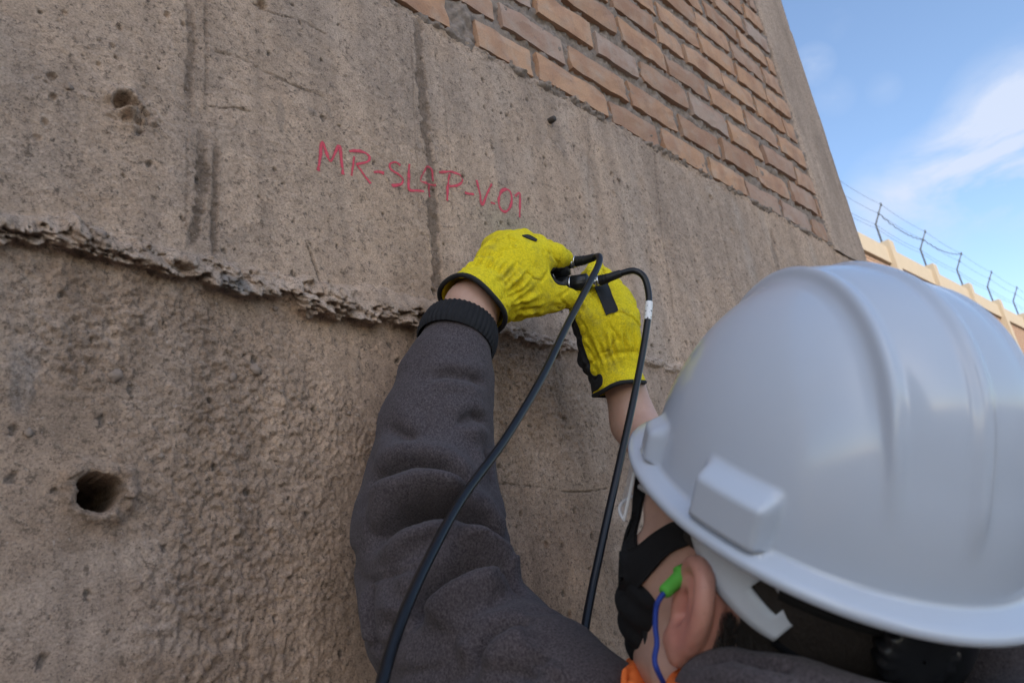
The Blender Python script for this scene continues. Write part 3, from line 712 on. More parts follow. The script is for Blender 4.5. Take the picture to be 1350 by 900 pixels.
# ---------------------------------------------------------------- solid modelling on a grid (signed distances, then a surface net)
class Field:
    def __init__(s, ax, ay, az, far=.05):
        s.a = [np.asarray(v, np.float64) for v in (ax, ay, az)]; s.far = far
        s.F = np.full([len(v) for v in s.a], far, np.float32)
    def _sub(s, lo, hi):
        return tuple(slice(max(0, np.searchsorted(v, l) - 1), min(len(v), np.searchsorted(v, h) + 1)) for v, l, h in zip(s.a, lo, hi))
    def add(s, fn, lo, hi, k=.008, op='union'):
        pad = s.far + k; lo = np.asarray(lo) - pad; hi = np.asarray(hi) + pad
        sl = s._sub(lo, hi)
        if any(q.stop - q.start <= 0 for q in sl): return
        X, Y, Z = np.meshgrid(*[v[q].astype(np.float32) for v, q in zip(s.a, sl)], indexing='ij')
        d = fn(X, Y, Z); A = s.F[sl]
        if op == 'union':
            A = np.where(A >= s.far, 9., A).astype(np.float32); h = np.clip(.5 + .5 * (A - d) / k, 0, 1); s.F[sl] = np.minimum(s.far, A * (1 - h) + d * h - k * h * (1 - h))
        else:
            d = -d; h = np.clip(.5 - .5 * (A - d) / k, 0, 1); s.F[sl] = A * (1 - h) + d * h + k * h * (1 - h)
    def cone(s, a, b, ra, rb, k=.008, op='union'):
        a = np.asarray(a, np.float32); b = np.asarray(b, np.float32); ba = b - a; l2 = float(ba @ ba) + 1e-12; R_ = max(ra, rb)
        def fn(X, Y, Z):
            t = np.clip(((X - a[0]) * ba[0] + (Y - a[1]) * ba[1] + (Z - a[2]) * ba[2]) / l2, 0, 1)
            return np.sqrt((X - a[0] - t * ba[0]) ** 2 + (Y - a[1] - t * ba[1]) ** 2 + (Z - a[2] - t * ba[2]) ** 2) - (ra + (rb - ra) * t)
        s.add(fn, np.minimum(a, b) - R_, np.maximum(a, b) + R_, k, op)
    def chain(s, pts, rad, k=.008, k0=None):
        for i in range(len(pts) - 1):
            s.cone(pts[i], pts[i + 1], rad[i], rad[i + 1], k if (i or k0 is None) else k0)
    def ell(s, c, r, M=None, k=.008, op='union'):
        c = np.asarray(c, np.float32); r = np.asarray(r, np.float32); M = np.eye(3) if M is None else M; R_ = float(r.max())
        def fn(X, Y, Z):
            x, y, z = X - c[0], Y - c[1], Z - c[2]
            p = [(M[0, i] * x + M[1, i] * y + M[2, i] * z) for i in range(3)]
            k0 = np.sqrt(sum((p[i] / r[i]) ** 2 for i in range(3))); k1 = np.sqrt(sum((p[i] / r[i] ** 2) ** 2 for i in range(3))) + 1e-6
            return k0 * (k0 - 1) / k1
        s.add(fn, c - R_, c + R_, k, op)
    def mesh(s):
        F = s.F; n = F.shape; ax = s.a
        ins = F < 0
        c = [ins[i:n[0] - 1 + i, j:n[1] - 1 + j, k:n[2] - 1 + k] for i in (0, 1) for j in (0, 1) for k in (0, 1)]
        cnt = sum(x.astype(np.int8) for x in c); act = (cnt > 0) & (cnt < 8)
        I = np.argwhere(act); vid = np.full(act.shape, -1, np.int64); vid[act] = np.arange(len(I))
        S = np.zeros((len(I), 3)); W = np.zeros(len(I))
        cor = [(i, j, k) for i in (0, 1) for j in (0, 1) for k in (0, 1)]
        val = {q: F[I[:, 0] + q[0], I[:, 1] + q[1], I[:, 2] + q[2]].astype(np.float64) for q in cor}
        pos = {q: np.stack([ax[d][I[:, d] + q[d]] for d in range(3)], 1) for q in cor}
        for q in cor:
            for d in range(3):
                if q[d]: continue
                q2 = tuple(q[e] + (e == d) for e in range(3)); a, b = val[q], val[q2]; m_ = (a < 0) != (b < 0)
                t = np.where(m_, a / np.where(a == b, 1, a - b), 0)[:, None]
                S += np.where(m_[:, None], pos[q] + t * (pos[q2] - pos[q]), 0); W += m_
        V = S / W[:, None]; Q = []
        for d in range(3):
            e, f = [(1, 2), (2, 0), (0, 1)][d]
            sl0 = [slice(None)] * 3; sl1 = [slice(None)] * 3; sl0[d] = slice(0, n[d] - 1); sl1[d] = slice(1, n[d])
            a, b = ins[tuple(sl0)], ins[tuple(sl1)]; E = np.argwhere(a != b); E = E[(E[:, e] > 0) & (E[:, f] > 0) & (E[:, e] < n[e] - 1) & (E[:, f] < n[f] - 1)]
            if not len(E): continue
            def g(de, df):
                q = E.copy(); q[:, e] -= de; q[:, f] -= df; return vid[q[:, 0], q[:, 1], q[:, 2]]
            quad = np.stack([g(1, 1), g(0, 1), g(0, 0), g(1, 0)], 1); fl = ~a[E[:, 0], E[:, 1], E[:, 2]]
            quad[fl] = quad[fl][:, ::-1]; Q.append(quad)
        return V, np.concatenate(Q)
def vnormals(V, F):
    n = np.cross(V[F[:, 2]] - V[F[:, 0]], V[F[:, 3]] - V[F[:, 1]]); N = np.zeros_like(V)
    for i in range(4): np.add.at(N, F[:, i], n)
    return N / (np.linalg.norm(N, axis=1, keepdims=True) + 1e-12)
def rot(rx, ry, rz):
    cx, sx, cy, sy, cz, sz = math.cos(rx), math.sin(rx), math.cos(ry), math.sin(ry), math.cos(rz), math.sin(rz)
    return np.array([[cz, -sz, 0], [sz, cz, 0], [0, 0, 1]]) @ np.array([[1, 0, 0], [0, cx, -sx], [0, sx, cx]]) @ np.array([[cy, 0, sy], [0, 1, 0], [-sy, 0, cy]])
def nax(*segs): return axis(*segs)

# ---------------------------------------------------------------- the person
HC = np.array([.4685, .2368, .001]) + R @ np.array([.004, -.018, 0]); HM = rot(.5793, .0967, -.3757)        # head: centre and attitude (x right, y face, z crown)
def hd(p): return np.asarray(p, float) @ HM.T + HC
SH_L = at(800, 1005, .50); SH_R = np.array([.585, .15, -.13]); NECK = np.array([.462, .215, -.175])
EL_L = at(560, 760, .70); WR_L = at(622, 405, .865); WR_R = at(836, 558, .985); EL_R = np.array([.715, .415, .02])
HIP = np.array([.42, .12, -.60])
person = None
def build_person():
    t = Field(nax((.02, .30, .016), (.30, .385, .004), (.385, .475, .0015), (.475, .66, .004), (.66, .88, .006)),
              nax((-.12, .05, .016), (.05, .225, .005), (.225, .325, .0015), (.325, .44, .003), (.44, .62, .005)),
              nax((-1.5, -.25, .02), (-.25, -.1, .006), (-.1, .045, .0016), (.045, .16, .004), (.16, .40, .005)), .04)
    # skull, face
    t.ell(hd((0, -.012, .035)), (.076, .098, .086), HM, .01)
    t.ell(hd((0, .03, -.03)), (.066, .066, .088), HM, .03); t.ell(hd((0, .042, .004)), (.067, .056, .066), HM, .02)
    t.ell(hd((0, .055, -.085)), (.040, .036, .036), HM, .03)       # chin
    for s in (-1, 1):
        t.cone(hd((s * .056, .012, -.075)), hd((s * .028, .068, -.102)), .018, .016, .025)    # jaw
        t.ell(hd((s * .046, .062, -.022)), (.024, .024, .018), HM, .02)                        # cheekbone
        t.cone(hd((s * .020, .086, .024)), hd((s * .052, .072, .020)), .012, .011, .015)       # brow
        t.ell(hd((s * .034, .094, .004)), (.017, .014, .012), HM, .010, 'sub')                 # eye socket
        t.ell(hd((s * .033, .078, .003)), (.014, .014, .012), HM, .004)                        # eyeball and lid
    t.chain([hd((0, .090, .012)), hd((0, .108, -.022)), hd((0, .112, -.030))], [.010, .011, .012], .010)   # nose
    for s in (-1, 1): t.ell(hd((s * .012, .099, -.032)), (.009, .010, .008), HM, .006)
    t.cone(hd((-.020, .088, -.060)), hd((.020, .088, -.060)), .008, .008, .008); t.cone(hd((-.017, .086, -.073)), hd((.017, .086, -.073)), .009, .009, .008)
    t.cone(hd((-.022, .099, -.066)), hd((.022, .099, -.066)), .0035, .0035, .004, 'sub')
    # ears
    for s in (-1, 1):
        E = lambda a, b, c=0.: hd((s * (.074 + .92 * c), -.008 - .90 * a, -.010 + .93 * b))       # a back, b up, c out
        t.ell(E(.008, -.002, .004), (.011, .020, .031), HM, .010)
        hel = [E(-.007, .012, .004), E(-.004, .024, .008), E(.007, .032, .012), E(.019, .029, .015), E(.026, .016, .017), E(.026, .000, .016), E(.019, -.017, .013), E(.010, -.029, .010)]
        hc_ = catmull(np.array(hel), 4); t.chain(hc_, list(np.interp(np.linspace(0, 7, len(hc_)), range(8), [.0036, .0040, .0046, .0052, .0055, .0054, .0052, .0050])), .003)
        t.chain([E(.001, -.027, .009), E(.006, -.034, .009)], [.0085, .0070], .008)             # lobe
        t.ell(E(.005, -.002, .015), (.010, .0095, .013), HM, .005, 'sub')                        # concha
        t.chain([E(.012, .018, .009), E(.0160, .006, .0105), E(.013, -.009, .010), E(.006, -.019, .011)], [.0028, .0034, .0036, .0040], .009)   # antihelix
        t.ell(E(-.0065, -.002, .006), (.0045, .0050, .0070), HM, .003)                          # tragus
    # neck, trunk, arms, legs
    t.cone(hd((0, -.035, -.05)), NECK, .056, .062, .03)
    for S in (SH_L, SH_R): t.cone(NECK + [0, 0, -.05], S + [0, 0, -.02], .045, .040, .03)
    CH = .5 * (SH_L + SH_R) + [.0, -.03, -.16]
    for o in (-.07, .07):
        ax = (SH_R - SH_L) / np.linalg.norm(SH_R - SH_L)
        t.cone(NECK + ax * o * .6 + [0, 0, -.08], CH + ax * o, .062, .085, .05); t.cone(CH + ax * o, HIP + ax * o, .085, .09, .05)
        kn = HIP + ax * o * 1.3 + [.02, .06, -.43]; an = HIP + ax * o * 1.4 + [.0, .0, -.82]
        t.chain([HIP + ax * o, kn, an], [.085, .058, .042], .04); t.cone(an, np.array([an[0] + .05, an[1] + .13, -1.455]), .04, .03, .03)
    t.chain([SH_L, at(655, 880, .60), EL_L, WR_L, at(660, 360, .935)], [.046, .040, .038, .030, .030], .02)
    t.chain([SH_R, EL_R, WR_R, at(806, 440, 1.0)], [.052, .042, .029, .030], .02)
    return t
def skin_mat():
    t = NT('skin'); n = t.noise(90, 5, .6); n2 = t.noise(600, 4, .6); red = t.attr('flush')
    c = t.mix(n, (.40, .235, .175), (.50, .315, .245)); c = t.mix(red.outputs['Fac'], c, (.50, .20, .155))
    c = t.mix(t.ramp(t.noise(420, 3, .6), [(.62, 0), (.72, .35)]), c, (.28, .14, .10))
    t.bump(n2, .25, .0006)
    return t.set(c, .48, .4, Subsurface_Weight=.12, Subsurface_Scale=.006, Subsurface_Radius=(1, .35, .2))
SKIN = skin_mat()
PF = build_person(); V, F = PF.mesh()
hl = (V - HC) @ HM
ear = np.exp(-(((hl[:, 1] + .018) / .024) ** 2 + ((hl[:, 2] + .010) / .038) ** 2)) * (np.abs(hl[:, 0]) > .066)
person = mk('person', V, F, SKIN, None, attrs={'flush': np.clip(ear * 1.1, 0, .95)})
tag(person, 'worker in dark hoodie and yellow gloves reaching up to the concrete wall', 'person')
PV, PFc = V, F
bvh_body = BVHTree.FromPolygons([tuple(p) for p in V], [tuple(q) for q in F])
def hit(bvh, px, py, default=None):
    d = ray(px, py); d = d / np.linalg.norm(d)
    loc, nrm, i, dist = bvh.ray_cast(Vector((0, 0, 0)), Vector(d))
    if loc is None: return default, None
    return np.array(loc), np.array(nrm)
print('person verts', len(V))

# ---------------------------------------------------------------- hoodie
def fleece_mat():
    t = NT('dark_fleece'); n = t.noise(620, 3, .8, .4, stretch=(1, 1, .7)); n2 = t.noise(150, 4, .7); n3 = t.noise(22, 4)
    c = t.mix(t.ramp(n, [(.36, 0), (.66, 1)]), (.022, .018, .020), (.118, .099, .104))
    c = t.mix(t.ramp(n2, [(.35, .0), (.7, .45)]), c, (.062, .051, .055)); c = t.mix(t.math('MULTIPLY', n3, .25), c, (.065, .054, .058))
    t.bump(t.math('ADD', n, n2), .5, .0014)
    return t.set(c, .97, .12, Sheen_Weight=.06, Sheen_Roughness=.5)
FLE = fleece_mat()
def build_hoodie():
    t = Field(nax((.10, .34, .010), (.34, .62, .0032), (.62, .90, .010)), nax((-.10, .14, .010), (.14, .62, .0032)), nax((-.75, -.24, .016), (-.24, .32, .0034), (.32, .37, .008)), .03)
    # left sleeve: forearm up to the cuff, loose elbow, upper arm
    t.chain([at(606, 440, .845), at(588, 505, .815), at(573, 570, .78), at(566, 640, .745), at(566, 705, .715), at(566, 770, .69)],
            [.041, .053, .061, .066, .070, .066], .02)
    t.chain([at(566, 705, .715), at(592, 812, .66), at(632, 876, .61), at(706, 916, .55), at(765, 962, .515), SH_L], [.068, .074, .072, .060, .056, .050], .014, .03)
    # right sleeve, hidden behind the hat
    t.chain([at(906, 660, .93), EL_R, SH_R], [.046, .066, .070], .04)
    ax = (SH_R - SH_L) / np.linalg.norm(SH_R - SH_L)
    for S in (SH_L, SH_R): t.cone(NECK + [0, 0, -.065], S + [0, 0, -.03], .054, .048, .012)
    CH = .5 * (SH_L + SH_R) + [.0, -.03, -.16]
    for o in (-.08, .08): t.cone(NECK + ax * o * .6 + [0, 0, -.09], CH + ax * o, .105, .138, .06); t.cone(CH + ax * o, HIP + ax * o + [0, 0, .03], .138, .138, .06)
    # hood lying gathered round the nape
    hc = np.array([.468, .196, -.124]); hx = np.array([.80, -.55, -.08]); hx /= np.linalg.norm(hx); hy = np.cross([0.05, .05, 1], hx); hy /= np.linalg.norm(hy)
    ring = [hc + hx * math.cos(a) * .088 + hy * math.sin(a) * .075 + np.array([0, 0, .010 * math.cos(2 * a) - .014 * math.cos(a) + .006]) for a in np.linspace(0, 2 * np.pi, 13)]
    t.chain(ring, [.034] * 13, .02, .012)
    return t
HF = build_hoodie(); V, F = HF.mesh(); N = vnormals(V, F)
FOLDS = [([(484, 640), (500, 630), (550, 615), (583, 620), (610, 637), (632, 658)], .010, .016), ([(478, 735), (503, 707), (533, 683), (567, 672), (600, 675), (630, 697), (657, 723), (680, 742)], .016, .020),
         ([(538, 840), (550, 807), (567, 787), (593, 770), (623, 760), (657, 763), (683, 777), (716, 803)], .017, .020), ([(612, 893), (630, 860), (650, 838), (683, 820), (712, 818)], .008, .015),
         ([(690, 898), (708, 876), (728, 860)], .005, .011), ([(560, 500), (590, 493), (625, 500), (648, 512)], .004, .012), ([(600, 560), (625, 548), (650, 560)], .005, .013),
         ([(505, 560), (535, 575), (560, 578)], .004, .015), ([(490, 760), (492, 820), (500, 880)], .006, .014), ([(640, 590), (645, 620), (652, 650)], .006, .012),
         ([(960, 862), (1010, 876), (1060, 884)], .005, .014), ([(905, 880), (935, 868), (975, 872)], .004, .012)]
hb = BVHTree.FromPolygons([tuple(p) for p in V], [tuple(q) for q in F])
disp = np.zeros(len(V))
for pts, depth, wid in FOLDS:
    q = []
    for i in range(len(pts) - 1):
        for s in np.linspace(0, 1, 6, endpoint=False):
            p = np.array(pts[i]) * (1 - s) + np.array(pts[i + 1]) * s
            h_, _ = hit(hb, *p)
            if h_ is not None: q.append(h_)
    if len(q) < 3: continue
    q = np.array(q); n_ = len(q)
    near = np.where((V > q.min(0) - .06).all(1) & (V < q.max(0) + .06).all(1))[0]
    D = np.linalg.norm(V[near, None] - q[None], axis=2); j = D.argmin(1); d = D[np.arange(len(near)), j]; tt = j / (n_ - 1)
    taper = sstep(0, .28, np.minimum(tt, 1 - tt))
    up = (V[near] - q[j]) @ upv
    dd = depth * taper * (-2.5 * np.exp(-(d / (wid * .34)) ** 2) + 1.2 * np.exp(-((d - wid * 1.15) / (wid * .75)) ** 2) * np.where(up < 0, 1.25, .75))
    vd = V[near] / np.linalg.norm(V[near], axis=1, keepdims=True)
    disp[near] += dd * sstep(.12, .5, np.abs((N[near] * vd).sum(1)))
for _ in range(3):
    m_ = disp[F].mean(1); a_ = np.zeros(len(V)); c_ = np.zeros(len(V))
    for i in range(4): np.add.at(a_, F[:, i], m_); np.add.at(c_, F[:, i], 1)
    disp = .5 * disp + .5 * a_ / np.maximum(c_, 1)
sv = (V - at(566, 705, .715)) @ (R.T[1] * 0 + upv)
disp += -.0042 * np.exp(-(fbm(V[:, 0] * 9 + V[:, 2] * 5, V[:, 1] * 9, V[:, 2] * 22, oct=2, seed=507) / .07) ** 2) * sstep(.13, .05, np.abs(sv + .02)) * (project(V)[:, 0] < 830) * (V[:, 0] < .62)
disp += .0030 * fbm(V[:, 0] * 16, V[:, 1] * 16, V[:, 2] * 16, oct=3, seed=501) + .0010 * fbm(V[:, 0] * 60, V[:, 1] * 60, V[:, 2] * 60, oct=2, seed=503)
V = V + N * disp[:, None]
hoodie = mk('hoodie', V, F, FLE, person)
# ribbed cuffs
BLKFAB = plain('black_knit', (.013, .013, .015), .9, .35, 300, .3)
def lathe_ring(C, AX, prof, seg, rib=None, flat=(1, 1), up=None):
    """turned ring: prof = [(along, radius)], rib(angle, i) scales the radius"""
    AX = AX / np.linalg.norm(AX); a0 = np.array([.3, .2, .9]) if up is None else np.asarray(up, float); a0 = a0 - a0 @ AX * AX; a0 /= np.linalg.norm(a0); b0 = np.cross(AX, a0)
    an = np.linspace(0, 2 * np.pi, seg, endpoint=False); V = []
    for i, (s, r) in enumerate(prof):
        rr = r * (1 + (rib(an, i) if rib else 0))
        V.append(C + AX * s + (np.cos(an) * rr * flat[0])[:, None] * a0 + (np.sin(an) * rr * flat[1])[:, None] * b0)
    V = np.array(V).transpose(1, 0, 2)
    return V.reshape(-1, 3), grid_faces(seg, len(prof), True)
def cuff(c0, c1, r0, r1):
    L = np.linalg.norm(c1 - c0); rib = lambda a, i: .016 * np.sign(np.sin(a * 46)) * np.abs(np.sin(a * 46)) ** .6 * (1 if 0 < i < 9 else .3)
    prof = [(-.004, r0 * .96)] + [(L * s, r0 + (r1 - r0) * s + .0018 * math.sin(s * math.pi)) for s in np.linspace(0, 1, 8)] + [(L + .001, r1 - .003), (L - .006, r1 - .006), (L * .3, r1 - .006)]
    V, F = lathe_ring(c0, c1 - c0, prof, 368, rib); return mk('cuff', V, F, BLKFAB, hoodie)
cuff(at(600.5, 453, .838), at(609, 428, .858), .0475, .0445)
cuff(at(912, 668, .93), at(898, 645, .94), .043, .040)
# orange vest: two shoulder straps and the back and front panels
ORG = plain('orange_vest', (.78, .17, .035), .8, .08, 150, .3)
def shell_patch(name, src, cond, off, mat, parent):
    V_, F_ = src; keep = cond(V_); N_ = vnormals(V_, F_)
    fk = keep[F_].all(1); used = np.unique(F_[fk]); mp = np.full(len(V_), -1); mp[used] = np.arange(len(used)); f = mp[F_[fk]]; v = V_[used]; n = N_[used]; k = len(v)
    E = {}
    for q in f:
        for a, b in zip(q, np.roll(q, -1)):
            if (b, a) in E: del E[(b, a)]
            else: E[(a, b)] = 1
    if E:
        nb_a = {a: b for a, b in E}; nb_b = {b: a for a, b in E}; bi = np.array([i for i in nb_a if i in nb_b])
        if len(bi):
            ia = np.array([nb_a[i] for i in bi]); ib = np.array([nb_b[i] for i in bi])
            for _ in range(14): v = v.copy(); v[bi] = .4 * v[bi] + .3 * (v[ia] + v[ib])
    rim = np.array([(b, a, a + k, b + k) for a, b in E]) if E else np.zeros((0, 4), int)
    return mk(name, np.concatenate([v + n * off, v - n * .001]), np.concatenate([f, f[:, ::-1] + k, rim]), mat, parent)
axs = (SH_R - SH_L) / np.linalg.norm(SH_R - SH_L); mid_ = .5 * (SH_L + SH_R)
def vest_zone(v):
    s = (v - mid_) @ axs; half = np.linalg.norm(SH_R - SH_L) / 2
    strap = (np.abs(s) < half * .865) & (np.abs(s) > half * .45) & (v[:, 2] > -.3)
    low = np.where(s < 0, -.062, -.13)
    return ((strap & (np.abs((v - mid_) @ np.cross([0, 0, 1], axs)) < .25)) | ((v[:, 2] <= -.3) & (np.abs(s) < .30))) & (v[:, 2] > -.62) & (v[:, 2] < low) & (np.linalg.norm(v - at(566, 760, .69), axis=1) > .14)
shell_patch('vest', (V, F), vest_zone, .004, ORG, person)
# trousers, boots
def legs(name, off, z0, z1, mat, boots=False):
    t = Field(nax((.12, .72, .012)), nax((-.16, .42, .012)), nax((z0, z1, .015)), .05)
    for o in (-.08, .08):
        kn = HIP + axs * o * 1.2 + [.02, .06, -.43]; an = HIP + axs * o * 1.3 + [0, 0, -.82]
        if not boots: t.chain([HIP + axs * o + [0, 0, .04], HIP + axs * o, kn, an], [.13, .125, .085, .07], .03)
        else:
            t.cone(an + [0, 0, .1], an, .06, .055, .02); t.cone(an + [0, 0, -.03], np.array([an[0] + .06, an[1] + .15, -1.455]), .05, .04, .03)
            t.cone(an + [0, 0, -.04], np.array([an[0] - .01, an[1] - .03, -1.46]), .045, .038, .02)
    v, f = t.mesh(); v[:, 2] = np.maximum(v[:, 2], -1.503); return mk(name, v, f, mat, person)
legs('trousers', 0, -1.40, -.45, plain('dark_trousers', (.03, .033, .042), .9, .2, 90, .3))
legs('boots', 0, -1.53, -1.2, plain('boot_leather', (.035, .026, .02), .6, .2, 50), True)

# ---------------------------------------------------------------- work gloves
def yellow_mat():
    t = NT('yellow_glove'); n = t.noise(55, 5, .6); n2 = t.noise(500, 4, .7); s = t.noise(34, 6, .7)
    c = t.mix(n, (.68, .53, .012), (.82, .67, .022)); c = t.mix(t.ramp(s, [(.54, 0), (.74, .8)]), c, (.30, .24, .05)); c = t.mix(1.0, c, t.ramp(t.noise(430, 3, .7), [(.3, .72), (.7, 1.15)]), 'MULTIPLY')
    c = t.mix(t.ramp(t.noise(120, 4, .6), [(.62, 0), (.74, .5)]), c, (.22, .19, .06))
    t.bump(t.math('ADD', n2, t.math('MULTIPLY', t.noise(120, 5, .6, .8), 1.6)), .6, .0022); return t.set(c, .88, .2)
YEL = yellow_mat(); PALM = plain('black_palm', (.016, .016, .018), .75, .3, 150, .4)
def wrinkle(V, N, seed, axis_dir, base, amp=.0022, freq=85):
    """gathers across the hand, strongest beside the elastic"""
    s = (V - base) @ axis_dir
    w_ = fbm(V[:, 0] * 70, V[:, 1] * 70, V[:, 2] * 70, oct=2, seed=seed)
    return amp * 1.0 * fbm(V[:, 0] * 38, V[:, 1] * 38, V[:, 2] * 38, oct=3, seed=seed + 3) + .0012 * w_ - .0024 * np.exp(-(fbm(V[:, 0] * 26, V[:, 1] * 26, V[:, 2] * 26, oct=3, seed=seed + 9) / .07) ** 2)
def glove(side):
    if side == 'L':
        lo = np.minimum.reduce([at(560, 460, .80), at(570, 300, .85), at(780, 300, 1.05), at(660, 440, .82)]) - .03; hi = np.maximum.reduce([at(560, 460, .80), at(780, 300, 1.06), at(570, 300, 1.0), at(780, 420, 1.0)]) + .03
        wr, kn = at(642, 381, .885), at(690, 358, .94); rw = .037
        cuffc = at(622.5, 403.5, .862); cuffr = .0455
    else:
        lo = np.minimum.reduce([at(750, 530, .9), at(760, 340, .92), at(850, 520, 1.08)]) - .04; hi = np.maximum.reduce([at(750, 530, 1.0), at(850, 340, 1.1), at(860, 520, 1.06), at(760, 340, 1.1)]) + .03
        wr, kn = at(806, 478, .985), at(802, 430, .99); rw = .033
        cuffc = at(816, 512, .975); cuffr = .036
    h_ = .0014; t = Field(*[np.arange(a, b, h_) for a, b in zip(lo, hi)], .02)
    if side == 'L':
        t.cone(wr, at(678, 352, .925), .037, .041, .01); t.cone(at(655, 388, .895), at(690, 378, .925), .034, .035, .02)
        t.cone(at(662, 350, .925), at(684, 338, .955), .034, .030, .02)
        t.chain([at(684, 346, .925), at(708, 339, .940), at(731, 338, .958), at(744, 340, .975)], [.0255, .0200, .0165, .0125], .009, .014)     # first finger
        t.chain([at(680, 335, .945), at(704, 326, .968), at(722, 329, .990), at(728, 338, 1.005)], [.0225, .0165, .0135, .0115], .006, .014)
        t.chain([at(668, 328, .955), at(690, 317, .985), at(703, 322, 1.005), at(708, 330, 1.015)], [.0225, .0150, .0125, .011], .006, .014)
        t.chain([at(655, 330, .960), at(678, 320, .995), at(690, 326, 1.015)], [.022, .0135, .011], .006, .014)
        t.chain([at(672, 388, .905), at(704, 391, .918), at(730, 391, .930), at(750, 393, .940)], [.0330, .0240, .0185, .0130], .009, .016)       # thumb
    else:
        t.cone(wr, at(802, 430, .985), .033, .036, .01); t.cone(at(812, 470, .99), at(818, 428, 1.0), .030, .027, .02); t.cone(at(792, 470, .985), at(785, 425, .98), .026, .024, .02)
        t.chain([at(788, 412, .985), at(781, 388, .985), at(779, 368, 1.0), at(785, 354, 1.02)], [.0235, .0180, .0155, .0120], .008, .014)
        t.chain([at(806, 410, .995), at(803, 386, 1.01), at(795, 368, 1.03), at(786, 358, 1.05)], [.0225, .0175, .0145, .0120], .006, .014)
        t.chain([at(818, 412, 1.0), at(818, 392, 1.02), at(808, 376, 1.04), at(798, 368, 1.055)], [.0205, .0155, .0130, .0110], .006, .014)
        t.chain([at(826, 420, 1.01), at(826, 404, 1.03), at(818, 390, 1.045)], [.0175, .0130, .0110], .006, .014)
        t.chain([at(780, 438, .975), at(771, 416, .965), at(765, 398, .965), at(760, 386, .97)], [.0225, .0180, .0155, .0120], .008, .014)           # thumb
    # flared, gathered cuff
    A = cuffc - wr; L = np.linalg.norm(A); A /= L; a0 = np.cross(A, [0.2, .3, .9]); a0 /= np.linalg.norm(a0); b0 = np.cross(A, a0)
    def fr(inner):
        def fn(X, Y, Z):
            x, y, z = X - wr[0], Y - wr[1], Z - wr[2]
            s = x * A[0] + y * A[1] + z * A[2]; u = x * a0[0] + y * a0[1] + z * a0[2]; v = x * b0[0] + y * b0[1] + z * b0[2]
            rad = np.sqrt(u * u + v * v); an = np.arctan2(v, u)
            q = np.clip(s / L, -.5, 1.2); r = rw * .96 + (cuffr - rw * .96) * np.clip(q, 0, 1) ** .8
            r = r + .0013 * np.sin(an * 23 + 2 * np.sin(an * 3)) * np.clip(1 - np.abs(q - .1) * 2.2, 0, 1) + .0012 * np.sin(an * 4 + 1) * np.clip(q, 0, 1)
            if inner: return np.maximum((rad - r + .0042) * .9, -s + L * .15)
            return np.maximum((rad - r) * .9, np.maximum(s - L, -s - .002))
        return fn
    m1, m2 = np.minimum(wr, cuffc) - cuffr, np.maximum(wr, cuffc) + cuffr
    t.add(fr(False), m1, m2, .006); t.add(fr(True), m1, m2 + .0, .0012, 'sub')
    V, F = t.mesh(); N = vnormals(V, F); s = (V - wr) @ A; q = s / L
    x = V - wr; an = np.arctan2(x @ b0, x @ a0)
    g = np.exp(-((q + .12) / .16) ** 2)
    d = -.0022 * np.exp(-((q + .05) / .09) ** 2) + wrinkle(V, N, 601 if side == 'L' else 611, A, wr)
    # gathers run along the hand away from the elastic
    for k_, fq in ((0, 17), (1, 29)):
        d = d + .0021 * (np.sin(an * fq + 3 * fbm(V[:, 0] * 25, V[:, 1] * 25, V[:, 2] * 25, oct=2, seed=621 + k_))) * np.exp(-((q + .35) / .42) ** 2) * (q < .2)
    V = V + N * (d * (q < 1.02))[:, None]
    g_ = mk('glove', V, F, YEL, person)
    an = np.linspace(0, 2 * np.pi, 49)
    ringr = cuffr - .0008
    P_ = np.array([cuffc + A * (.0006 + .0016 * math.sin(3 * a)) + (a0 * math.cos(a) + b0 * math.sin(a)) * (ringr + .0012 * math.sin(a * 4 + 1)) for a in an])
    v, f = tube(P_, .0031, 8, False); mk('binding', v, f, PALM, g_)
    return g_, V, F
gl, GLV, GLF = glove('L'); gr_, GRV, GRF = glove('R')
def smooth_normals(V, F, it=25):
    N = vnormals(V, F)
    for _ in range(it):
        m_ = N[F].sum(1); S = np.zeros_like(N)
        for i in range(4): np.add.at(S, F[:, i], m_)
        N = S / (np.linalg.norm(S, axis=1, keepdims=True) + 1e-9)
    return N
GN = smooth_normals(GLV, GLF); GRN = smooth_normals(GRV, GRF)
def patch(name, V, F, keep, off, mat, parent): return shell_patch(name, (V, F), lambda v: keep, off, mat, parent)
